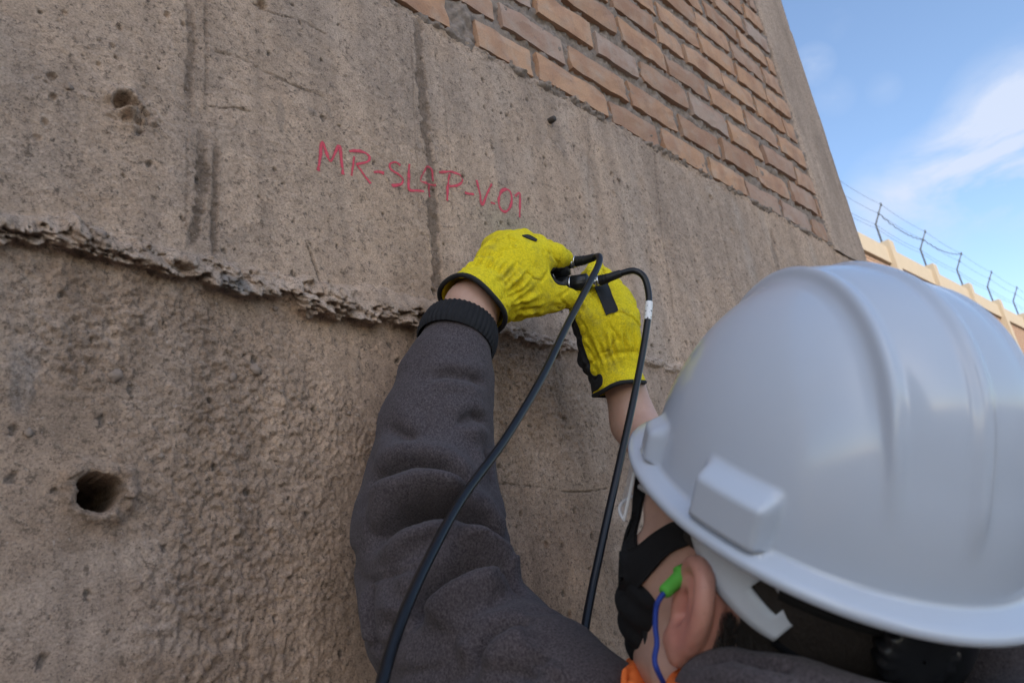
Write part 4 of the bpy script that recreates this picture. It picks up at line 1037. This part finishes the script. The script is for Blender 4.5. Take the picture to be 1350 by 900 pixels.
# black palms: the sides of the gloves that face the wall and the grip
pL = project(GLV); kL = (((GN @ fwd > .15) & (pL[:, 2] > .93) & (pL[:, 0] > 672) & (pL[:, 0] < 760)) | ((pL[:, 0] > 700) & (pL[:, 1] > 352) & (pL[:, 1] < 377) & (GN @ -upv > -.9) & (np.abs(GN @ upv) > .5) & (pL[:, 0] < 748)))
patch('palm_or_gap', GLV, GLF, kL, .0010, PALM, gl)
pR = project(GRV); kR = (GRN @ right < -.68) & (pR[:, 1] > 412) | (GRN @ fwd > .45)
patch('palm_or_gap', GRV, GRF, kR, .0010, PALM, gr_)
bR = BVHTree.FromPolygons([tuple(p) for p in GRV], [tuple(q) for q in GRF]); bL = BVHTree.FromPolygons([tuple(p) for p in GLV], [tuple(q) for q in GLF])
def ribbon(name, bvh, left, rightp, n, m_, off, th, mat, parent, fall):
    """a strip of cloth lying on a body between two outlines"""
    a, b = catmull(np.array(left, float), 6), catmull(np.array(rightp, float), 6)
    def rs(p): s = np.concatenate([[0], np.cumsum(np.linalg.norm(np.diff(p, axis=0), axis=1))]); t = np.linspace(0, s[-1], n); return np.stack([np.interp(t, s, p[:, i]) for i in (0, 1)], 1)
    a, b = rs(a), rs(b); P_, N_ = np.zeros((n, m_, 3)), np.zeros((n, m_, 3)); ok = np.zeros((n, m_), bool)
    for i in range(n):
        for j in range(m_):
            q = a[i] + (b[i] - a[i]) * j / (m_ - 1); h_, nn = hit(bvh, *q)
            if h_ is not None: P_[i, j] = h_; N_[i, j] = nn; ok[i, j] = True
    D = np.where(ok, np.einsum('ijk,k->ij', P_, fwd), np.nan)
    if not ok.any(): ok[:] = True; D[:] = .51; P_ = np.array([[at(*(a[i] + (b[i] - a[i]) * j / (m_ - 1)), .51) for j in range(m_)] for i in range(n)]); N_[:] = -fwd
    dm = np.nanmedian(D)
    for i in range(n):
        for j in range(m_):
            if not ok[i, j] or abs(D[i, j] - dm) > fall:
                q = a[i] + (b[i] - a[i]) * j / (m_ - 1); g = np.argwhere(ok & (np.abs(D - dm) <= fall)); g = g[np.abs(g - [i, j]).sum(1).argmin()]
                P_[i, j] = at(*q, D[g[0], g[1]]); N_[i, j] = N_[g[0], g[1]]
    for _ in range(2):
        Pp = np.pad(P_, ((1, 1), (1, 1), (0, 0)), 'edge'); P_[1:-1, 1:-1] = .5 * P_[1:-1, 1:-1] + .125 * (Pp[:-2, 1:-1] + Pp[2:, 1:-1] + Pp[1:-1, :-2] + Pp[1:-1, 2:])[1:-1, 1:-1]
    T1 = (P_ + N_ * (off + th)).reshape(-1, 3); T2 = (P_ + N_ * off).reshape(-1, 3); k = n * m_; idx = np.arange(k).reshape(n, m_)
    rg = list(idx[:, 0]) + list(idx[-1, 1:]) + list(idx[-2::-1, -1]) + list(idx[0, -2:0:-1]); f = grid_faces(n, m_)
    F_ = [tuple(q) for q in f] + [tuple(q[::-1] + k) for q in f] + [(p, q, q + k, p + k) for p, q in zip(rg, rg[1:] + rg[:1])]
    return mk(name, np.concatenate([T1, T2]), F_, mat, parent)
ribbon('palm_or_gap', bL, [(688, 311), (697, 310.5), (708, 316.5)], [(689, 312.2), (698, 316), (706.5, 319)], 10, 4, .0004, .0010, PALM, gl, .05)  # black strip laid on as the shaded gap between two fingers
ribbon('finger_patch', bR, [(783, 378), (790, 394), (799, 416)], [(799, 371), (806, 390), (814, 409)], 16, 6, .0006, .0020, PALM, gr_, .04)

# ---------------------------------------------------------------- hard hat
HP = np.array([.4852, .2004, .0362]); HR = rot(.6149, .236, -.717)
def hw(p): return np.asarray(p) @ HR.T + HP
AXH, AYF, AYB, HH, FLG, PEAK = .1111, .1279, .1284, .1422, .0122, .030
def hat_mat():
    t = NT('white_plastic'); n = t.noise(14, 5, .6); n2 = t.noise(260, 3, .6); sc = t.noise(40, 6, .7)
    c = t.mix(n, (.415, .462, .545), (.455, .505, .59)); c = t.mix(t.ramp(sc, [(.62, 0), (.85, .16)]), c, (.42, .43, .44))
    t.bump(n2, .04, .0004)
    return t.set(c, t.ramp(n, [(.3, .13), (.7, .20)]), .5)
HATM = hat_mat()
def hat_shell(nth=420, nt=130):
    th = np.linspace(0, 2 * np.pi, nth, endpoint=False); t = np.linspace(0, 1, nt) ** .9 * np.pi / 2
    TH, T = np.meshgrid(th, t, indexing='ij')
    ay = np.where(np.cos(TH) > 0, AYF, AYB); r = np.cos(T) ** .85
    P = np.stack([AXH * np.sin(TH) * r, ay * np.cos(TH) * r, HH * np.sin(T)], -1)
    N = np.stack([P[..., 0] / AXH ** 2, P[..., 1] / ay ** 2, P[..., 2] / HH ** 2], -1); N /= np.linalg.norm(N, axis=-1, keepdims=True)
    x, y, z = P[..., 0], P[..., 1], P[..., 2]
    hi = sstep(.050, .095, z)
    d = np.zeros_like(x)
    # raised crown band with a ridge at each edge and one along the middle
    bandw = .040
    band = sstep(bandw + .012, bandw - .004, np.abs(x)) * sstep(.052, .110, z + .10 * np.clip(y, 0, 1))
    d += .0055 * band
    edge_r = np.exp(-(np.abs(np.abs(x) - bandw) / .0036) ** 2.6) * sstep(.028, .070, z); d += .0032 * edge_r
    d += .0038 * np.exp(-(np.abs(x) / .0050) ** 2.6) * sstep(.020, .055, z)
    # accessory slots
    def lug(a, w, zt, out):
        da = (TH - math.radians(a % 360) + np.pi) % (2 * np.pi) - np.pi; arc = da * .115
        return out * sstep(w + .0048, w - .0042, np.abs(arc)) * sstep(zt + .0075, zt - .0045, z - .10 * 0 * arc)
    rad = np.stack([np.sin(TH) * AYF, np.cos(TH) * AXH, 0 * TH], -1); rad /= np.linalg.norm(rad, axis=-1, keepdims=True)
    lg = lug(-121, .0215, .0265, 1); ls = lug(-78, .012, .022, 1)
    LR = np.sqrt((P[..., 0] / (AXH + .0125)) ** 2 + (P[..., 1] / (ay + .0125)) ** 2)
    outp = P * np.where(LR > 0, 1 / np.maximum(LR, .3), 1)[..., None]; outp[..., 2] = P[..., 2]
    Q = P + N * d[..., None]
    Q = Q * (1 - lg[..., None]) + (outp * 1.0) * lg[..., None]
    Q = Q * (1 - .75 * ls[..., None]) + outp * .75 * ls[..., None]
    return th, Q
def rim_xyz(th, out, dz):
    fr = np.clip(np.cos(th), 0, 1)
    tw = np.arctan2(np.sin(th), np.cos(th)); out = out + .0035 * np.exp(-((np.abs(tw) - 1.0) / .45) ** 2) * (out / FLG)
    rx = AXH + out; ry = np.where(np.cos(th) > 0, AYF + out + PEAK * fr ** 2 * (out / FLG), AYB + out + .004 * (out / FLG))
    return np.stack([rx * np.sin(th), ry * np.cos(th), dz - (.0118 * fr ** 3) * (out / FLG)], -1)
th, Q = hat_shell()
rows = [rim_xyz(th, .0040, -.0115), rim_xyz(th, FLG - .0025, -.0125), rim_xyz(th, FLG + .0006, -.0100), rim_xyz(th, FLG + .0012, -.0070), rim_xyz(th, FLG, -.0044), rim_xyz(th, FLG - .003, -.0030), rim_xyz(th, .0028, -.0010)]
inner = Q[:, :-1] * np.array([.962, .962, .970]); inner = inner[:, ::-1]
G = np.concatenate([inner[:, ::6], np.stack(rows, 1), Q], 1)
hat = empty('hard_hat', hw((0, 0, 0)) + [0, 0, EYE], 'pale white hard hat tilted back on the head of the worker', 'hard hat')
# (the empty holds absolute height; its parts are given from the eye)
nG = G.shape[1]
mk('shell', hw(G.reshape(-1, 3)), grid_faces(len(th), nG, True), HATM, hat)
# inside: headband of pale plastic with a slotted tail, black nape strap with ratchet, webbing
PALE = plain('pale_headband', (.50, .53, .575), .5, .06, 80)
BLKP = plain('black_plastic', (.010, .011, .013), .28, .3, 120)
def band(name, pts, wid, thick, mat, parent, hole=None):
    """a strip that follows points given in the hat's own frame; wid = width at each point, upright"""
    P_ = catmull(np.array(pts, float), 8); w_ = np.interp(np.linspace(0, 1, len(P_)), np.linspace(0, 1, len(wid)), wid)
    T = np.gradient(P_, axis=0); T /= np.linalg.norm(T, axis=1, keepdims=True)
    O = P_ * [1, 1, 0]; O /= np.linalg.norm(O, axis=1, keepdims=True); U = np.cross(T, O); U /= np.linalg.norm(U, axis=1, keepdims=True); U *= np.sign(U[:, 2:3]); O = np.cross(U, T); O *= np.sign((O * P_ * [1, 1, 0]).sum(1))[:, None]
    m_ = 9; v = np.linspace(-.5, .5, m_)
    A = P_[:, None] + U[:, None] * (v[None, :, None] * w_[:, None, None]); B = A - O[:, None] * thick
    n = len(P_); f = grid_faces(n, m_)
    if hole is not None:
        cen = (A.reshape(-1, 3)[f]).mean(1); uu = np.repeat(np.linspace(0, 1, n - 1), m_ - 1); vv = np.tile((v[1:] + v[:-1]) / 2, n - 1)
        f = f[~((uu > hole[0]) & (uu < hole[1]) & (np.abs(vv - hole[2]) < hole[3]))]
    k = n * m_; E = {}
    for q in f:
        for a, b in zip(q, np.roll(q, -1)):
            if (b, a) in E: del E[(b, a)]
            else: E[(a, b)] = 1
    F_ = [tuple(q) for q in f] + [tuple(q[::-1] + k) for q in f] + [(b, a, a + k, b + k) for a, b in E]
    return mk(name, hw(np.concatenate([A, B]).reshape(-1, 3)), F_, mat, parent)
def ringpt(a, r, z): a = math.radians(a); return (AXH * r * math.sin(a), (AYF if math.cos(a) > 0 else AYB) * r * math.cos(a), z)
hb_ = band('headband', [ringpt(a, .86, .004) for a in range(-100, 101, 20)], [.03] * 11, .0016, PALE, hat)
for s in (-1, 1):
    band('nape_arm', [ringpt(s * 104, .905, .006), ringpt(s * 116, .92, -.006), ringpt(s * 128, .93, -.020)] + ([ringpt(s * 137, .93, -.031), ringpt(s * 144, .925, -.038)] if s < 0 else []), [.050, .056, .054, .044, .034] if s < 0 else [.05, .05, .03], .002, PALE, hat, (.60, .84, -.02, .13) if s < 0 else None)
rt = band('nape_strap', [ringpt(a, .90, -.034 - .012 * math.cos(math.radians(a - 180)) ) for a in range(140, 221, 10)], [.030, .036, .040, .044, .046, .044, .040, .036, .030], .006, BLKP, hat)
for a in (150, 165, 195, 210):
    band('web_strap', [ringpt(a, .91, -.03), ringpt(a, .93, .0), ringpt(a, .90, .03)], [.02, .02, .02], .0015, BLKP, hat)
kc = np.array(ringpt(186, .97, -.030)); ax_ = np.array([kc[0], kc[1], 0]); ax_ /= np.linalg.norm(ax_)
v, f = lathe_ring(kc - ax_ * .006, ax_, [(0, .004), (0, .019), (.010, .020), (.0135, .018), (.0145, .012), (.0145, .001)], 60, lambda a, i: .05 * np.sign(np.sin(a * 15)) * (1 <= i <= 3))
mk('ratchet_knob', hw(v), f, BLKP, rt)
v, f = [], []
ot = np.linspace(-1, 1, 9)
padp = [ringpt(180 + a, .955, -.012 + .0 * a) for a in range(-42, 43, 6)]
band('nape_pad', padp, [.03] * len(padp), .012, plain('black_foam', (.012, .012, .013), .9, .3, 90), hat)
for a in (-60, 0 + 180, 60, 120, -120):
    band('crown_strap', [ringpt(a, .88 * math.cos(math.radians(t)), .005 + .13 * math.sin(math.radians(t))) for t in (0, 20, 40, 60, 80, 88)], [.02] * 6, .0015, plain('grey_webbing', (.12, .12, .125), .9, .2, 200), hat)

# ---------------------------------------------------------------- hair, mask, glasses, ear plug
def hair_mat():
    t = NT('dark_hair'); n = t.noise(500, 4, .7, stretch=(1, 1, .25)); c = t.mix(n, (.010, .008, .007), (.035, .027, .022)); t.bump(n, .8, .002); return t.set(c, .55, .35)
HAIR = hair_mat()
HL = (PV - HC) @ HM
def hair_zone(v):
    q = (v - HC) @ HM
    edge = -.052 + .006 * fbm(q[:, 0] * 60, q[:, 1] * 60, q[:, 2] * 60, oct=2, seed=701)
    side = (q[:, 1] < -.038 + .004 * vnoise(q[:, 2] * 90, q[:, 1] * 90, seed=702)) & (q[:, 2] > edge)
    top = (q[:, 2] > .045) & (q[:, 1] < .062)
    burn = (q[:, 2] > .022) & (q[:, 1] < .012) & (np.abs(q[:, 0]) < .0775)
    return (side | top | burn) & (np.linalg.norm(q, axis=1) < .16) & ((np.abs(q[:, 0]) < .0795) | (q[:, 1] < -.047))
hair = shell_patch('hair', (PV, PFc), hair_zone, .0042, HAIR, person)
PN = vnormals(PV, PFc)
cand = np.where(((HL[:, 1] < -.030) & (HL[:, 1] > -.10) & (HL[:, 2] > -.062) & (HL[:, 2] < .0) & (np.abs(HL[:, 0]) < .079)))[0]
if len(cand):
    pick = rng.choice(cand, 5200); B = PV[pick] + PN[pick] * .001
    dirn = PN[pick] * .22 + (np.array([0, -.55, -.85]) @ HM.T) + rng.normal(0, .25, (len(pick), 3)); dirn /= np.linalg.norm(dirn, axis=1, keepdims=True)
    ln = np.clip(.004 + .10 * np.clip(HL[pick, 2] + .06, 0, .09), .003, .011) * rng.uniform(.6, 1.2, len(pick))
    sd = np.cross(dirn, rng.normal(size=(len(pick), 3))); sd /= np.linalg.norm(sd, axis=1, keepdims=True)
    v = np.stack([B + sd * .00018, B - sd * .00018, B + dirn * ln[:, None] - sd * .00008, B + dirn * ln[:, None] + sd * .00008], 1).reshape(-1, 3)
    o = mk('hair_strands', v, np.arange(len(v)).reshape(-1, 4), HAIR, hair); o['kind'] = 'stuff'
# eyebrows and beard shadow are left to the skin; black mask over nose, mouth and chin
MSK = plain('black_mask', (.006, .006, .007), .9, .3, 250, .35)
lo, hi = HC + np.array([-.12, -.02, -.13]), HC + np.array([.14, .16, .09])
t = Field(*[np.arange(a, b, .002) for a, b in zip(lo, hi)], .03)
t.ell(hd((0, .082, -.046)), (.050, .046, .050), HM, .01); t.ell(hd((0, .060, -.092)), (.050, .044, .034), HM, .03); t.ell(hd((-.030, .062, -.050)), (.040, .034, .050), HM, .02); t.cone(hd((0, .100, -.01)), hd((0, .112, -.038)), .016, .02, .02)
t.cone(hd((-.05, .062, -.055)), hd((-.058, .045, -.04)), .016, .012, .02); t.cone(hd((.05, .062, -.055)), hd((.058, .045, -.04)), .016, .012, .02)
V, F = t.mesh(); N = vnormals(V, F); V = V + N * (.0012 * np.sin(((V - HC) @ HM)[:, 2] * 300))[:, None]
mask = mk('face_mask', V, F, MSK, person)
ribbon('strap', bvh_body, [(822, 728), (843, 722), (865, 704), (888, 690), (906, 684), (925, 676)], [(820, 775), (842, 774), (862, 754), (885, 730), (906, 720), (946, 706)], 26, 9, .0012, .0022, MSK, mask, .09)
ribbon('strap', bvh_body, [(844, 612), (840, 650), (837, 682), (829, 704), (822, 735)], [(859, 630), (851, 660), (847, 682), (842, 704), (843, 730)], 18, 6, .0012, .0020, MSK, mask, .05)
v, f = tube(catmull(np.array([hd((-.064, .052, -.05)), hd((-.062, .035, -.075)), hd((-.055, .015, -.10)), hd((-.03, -.02, -.115))]), 6), .0028, 8); mk('strap', v, f, MSK, mask)
v, f = tube(catmull(np.array([hd((.064, .052, -.05)), hd((.075, .02, -.0)), hd((.078, -.02, .03))]), 6), .003, 8); mk('strap', v, f, MSK, mask)

tg = NT('clear_lens'); CLR = tg.set((.75, .78, .80), .06, .5, Alpha=.20); tg = NT('clear_edge'); CLE = tg.set((.85, .86, .87), .12, .5, Alpha=.55)
gla = empty('safety_glasses', hd((0, .1, .0)) + [0, 0, EYE], 'clear plastic safety glasses worn on the face just under the hat brim', 'glasses')
u = np.linspace(-1.25, 1.25, 40); wv = np.linspace(-1, 1, 12); U, W_ = np.meshgrid(u, wv, indexing='ij')
def lensp(off): 
    x = .0755 * np.sin(U) / math.sin(1.25); y = .139 - .060 * (1 - np.cos(U)) / (1 - math.cos(1.25)) + off; z = .024 + W_ * (.024 - .004 * (np.abs(U) / 1.25) ** 3) - .006 * np.exp(-(U / .16) ** 2) * (W_ < 0) * -2.2
    return np.stack([x, y, z], -1).reshape(-1, 3)
A, B = lensp(.0), lensp(-.0018); f = grid_faces(40, 12); k = len(A); idx = np.arange(k).reshape(40, 12); rg = list(idx[:, 0]) + list(idx[-1, 1:]) + list(idx[-2::-1, -1]) + list(idx[0, -2:0:-1])
mk('lens', hd(np.concatenate([A, B])), [tuple(q) for q in f] + [tuple(q[::-1] + k) for q in f] + [(q, p, p + k, q + k) for p, q in zip(rg, rg[1:] + rg[:1])], CLR, gla)
edgeP = lensp(0).reshape(40, 12, 3); loop = np.concatenate([edgeP[:, 0], edgeP[-1, 1:], edgeP[-2::-1, -1], edgeP[0, -2::-1]])
v, f = tube(hd(loop), .0014, 6, False); mk('rim', v, f, CLE, gla)
for s in (-1, 1):
    v, f = tube(hd(np.array([(s * .072, .074, .032), (s * .080, .045, .037), (s * .083, .01, .038), (s * .084, -.015, .034)])), [.0022, .0020, .0018, .0016], 8); mk('temple', v, f, CLE, gla)

GRN_ = plain('green_foam', (.085, .36, .045), .7, .12, 120, .2); BLU = plain('blue_cord', (.012, .035, .22), .6, .2, 300)
e0 = hit(bvh_body, 899, 758)[0]; d_ = float(e0 @ fwd)
p0, p1 = at(901, 756, d_ + .006), at(875, 781, d_ - .004)
plug = empty('ear_plug', p0 + [0, 0, EYE], 'bright green ear plug pushed into the left ear, on a blue cord', 'ear plug')
T = p1 - p0; L = np.linalg.norm(T); T /= L
v, f = lathe_ring(p0, T, [(-.004, .0005), (-.004, .0050), (.0010, .0064), (.0022, .0064), (.0030, .0046), (L * .6, .0044), (L * .92, .0042), (L, .0036), (L + .0004, .0005)], 36); mk('plug', v, f, GRN_, plug)
cp = [p1 - T * .003, at(869, 790, d_ - .006), at(865, 803, d_ - .006), at(864, 825, d_ - .008), at(866, 848, d_ - .012), at(863, 868, d_ - .016), at(868, 886, d_ - .018), at(885, 915, d_ - .01), at(930, 980, d_ + .02)]
v, f = tube(catmull(np.array(cp), 8), .0017, 8); mk('cord', v, f, BLU, plug)

# ---------------------------------------------------------------- the two probes in the hands and their cables
SIL = plain('bright_steel', (.62, .62, .63), .25, .05, 60, Metallic=1.0); PRB = plain('black_housing', (.014, .015, .017), .32, .25, 120)
CAB = plain('black_cable', (.008, .0085, .0105), .28, .2, 140); RUB = plain('black_rubber', (.012, .012, .014), .5, .2, 140)
def probe(a, b, r, label):
    """one transducer: body from a (by the wall) to b, where the cable plugs in"""
    T = b - a; L = np.linalg.norm(T); T /= L
    e = empty('ultrasonic_probe', a + [0, 0, EYE], label, 'probe')
    v, f = lathe_ring(a, T, [(0, .001), (0, r * .96), (.002, r), (L * .30, r), (L * .31, r * .93), (L * .36, r * .93), (L * .37, r), (L * .74, r), (L * .80, r * .62), (L * .81, .001)], 40, lambda an, i: .03 * np.sign(np.sin(an * 14)) * (i in (6, 7))); mk('body', v, f, PRB, e)
    v, f = lathe_ring(a, T, [(L * .312, r * .94), (L * .315, r * .985), (L * .355, r * .985), (L * .358, r * .94)], 40); mk('steel_band', v, f, SIL, e)
    v, f = lathe_ring(a, T, [(L * .79, .001), (L * .79, .0058), (L * .86, .0062), (L * .87, .0072), (L * .97, .0072), (L * .98, .006), (L, .001)], 32, lambda an, i: .04 * np.sign(np.sin(an * 12)) * (i in (3, 4))); mk('socket', v, f, SIL, e)
    return e
pa = at(757, 345, .975); probe(at(716, 370, .985), pa, .0125, 'black cylindrical probe gripped under the first finger of the left glove')
pb = at(788, 370.5, .955); probe(at(736, 378, .975), pb, .0125, 'black cylindrical probe held between the thumb and the right glove')
v, f = tube(catmull(np.array([at(728, 374, .955), at(738, 366, .945), at(748, 362, .950), at(757, 366, .960)]), 6), .0042, 10)
for ci, (start, d0, pts, lab) in enumerate([
    (pa, .972, [(770, 343, .966), (784, 339, .955), (790, 338, .945), (789, 349, .93), (776, 375, .90), (747, 430, .855), (713, 500, .78), (665, 580, .695), (609, 657, .615), (566, 735, .545), (534, 805, .49), (511, 872, .452), (499, 930, .425), (490, 1060, .40), (520, 1350, .42)], 'black cable looping from the left glove down across the dark sleeve'),
    (pb, .953, [(800, 367, .950), (820, 360, .945), (836, 357, .94), (848, 364, .935), (854, 380, .93), (855.5, 402, .92), (852, 435, .905), (844, 482, .88), (832, 542, .84), (818, 605, .80), (803, 672, .76), (790, 732, .725), (779, 785, .695), (770, 838, .66), (765, 900, .62), (762, 1000, .56), (790, 1250, .50)], 'black cable with a white tag hanging from the right glove beside the face')]):
    P_ = [at(*p) for p in pts]; c = catmull(np.array([start] + P_), 14)
    cab = empty('coaxial_cable', start + [0, 0, EYE], lab, 'cable', 'probe cables')
    v, f = tube(c, .0044, 14); mk('sheath', v, f, CAB, cab)
    nb_ = 3 * 14 - (14 if ci == 0 else 6) if ci == 0 else 2 * 14
    b_ = c[2:nb_]; rr = np.linspace(.0072, .0052, len(b_)); rr = rr + .0004 * (np.arange(len(b_)) % 4 < 2) * (np.arange(len(b_)) < len(b_) * .6)
    v, f = tube(b_, rr, 16); mk('boot', v, f, RUB, cab)
    v, f = tube(c[:4], .0078, 18); mk('connector', v, f, SIL, cab)
    if ci:
        i0 = np.argmin(np.linalg.norm(project(c)[:, :2] - [855, 401], axis=1)); i1 = np.argmin(np.linalg.norm(project(c)[:, :2] - [853.5, 420], axis=1))
        seg = catmull(c[i0 - 1:i1 + 2], 3); tgm = NT('white_tag'); nz = tgm.vor(260); tgm.set(tgm.ramp(nz, [(.22, .03), (.32, .72)]), .5)
        v, f = tube(seg, .0049, 16); mk('tag', v, f, tgm.m, cab)
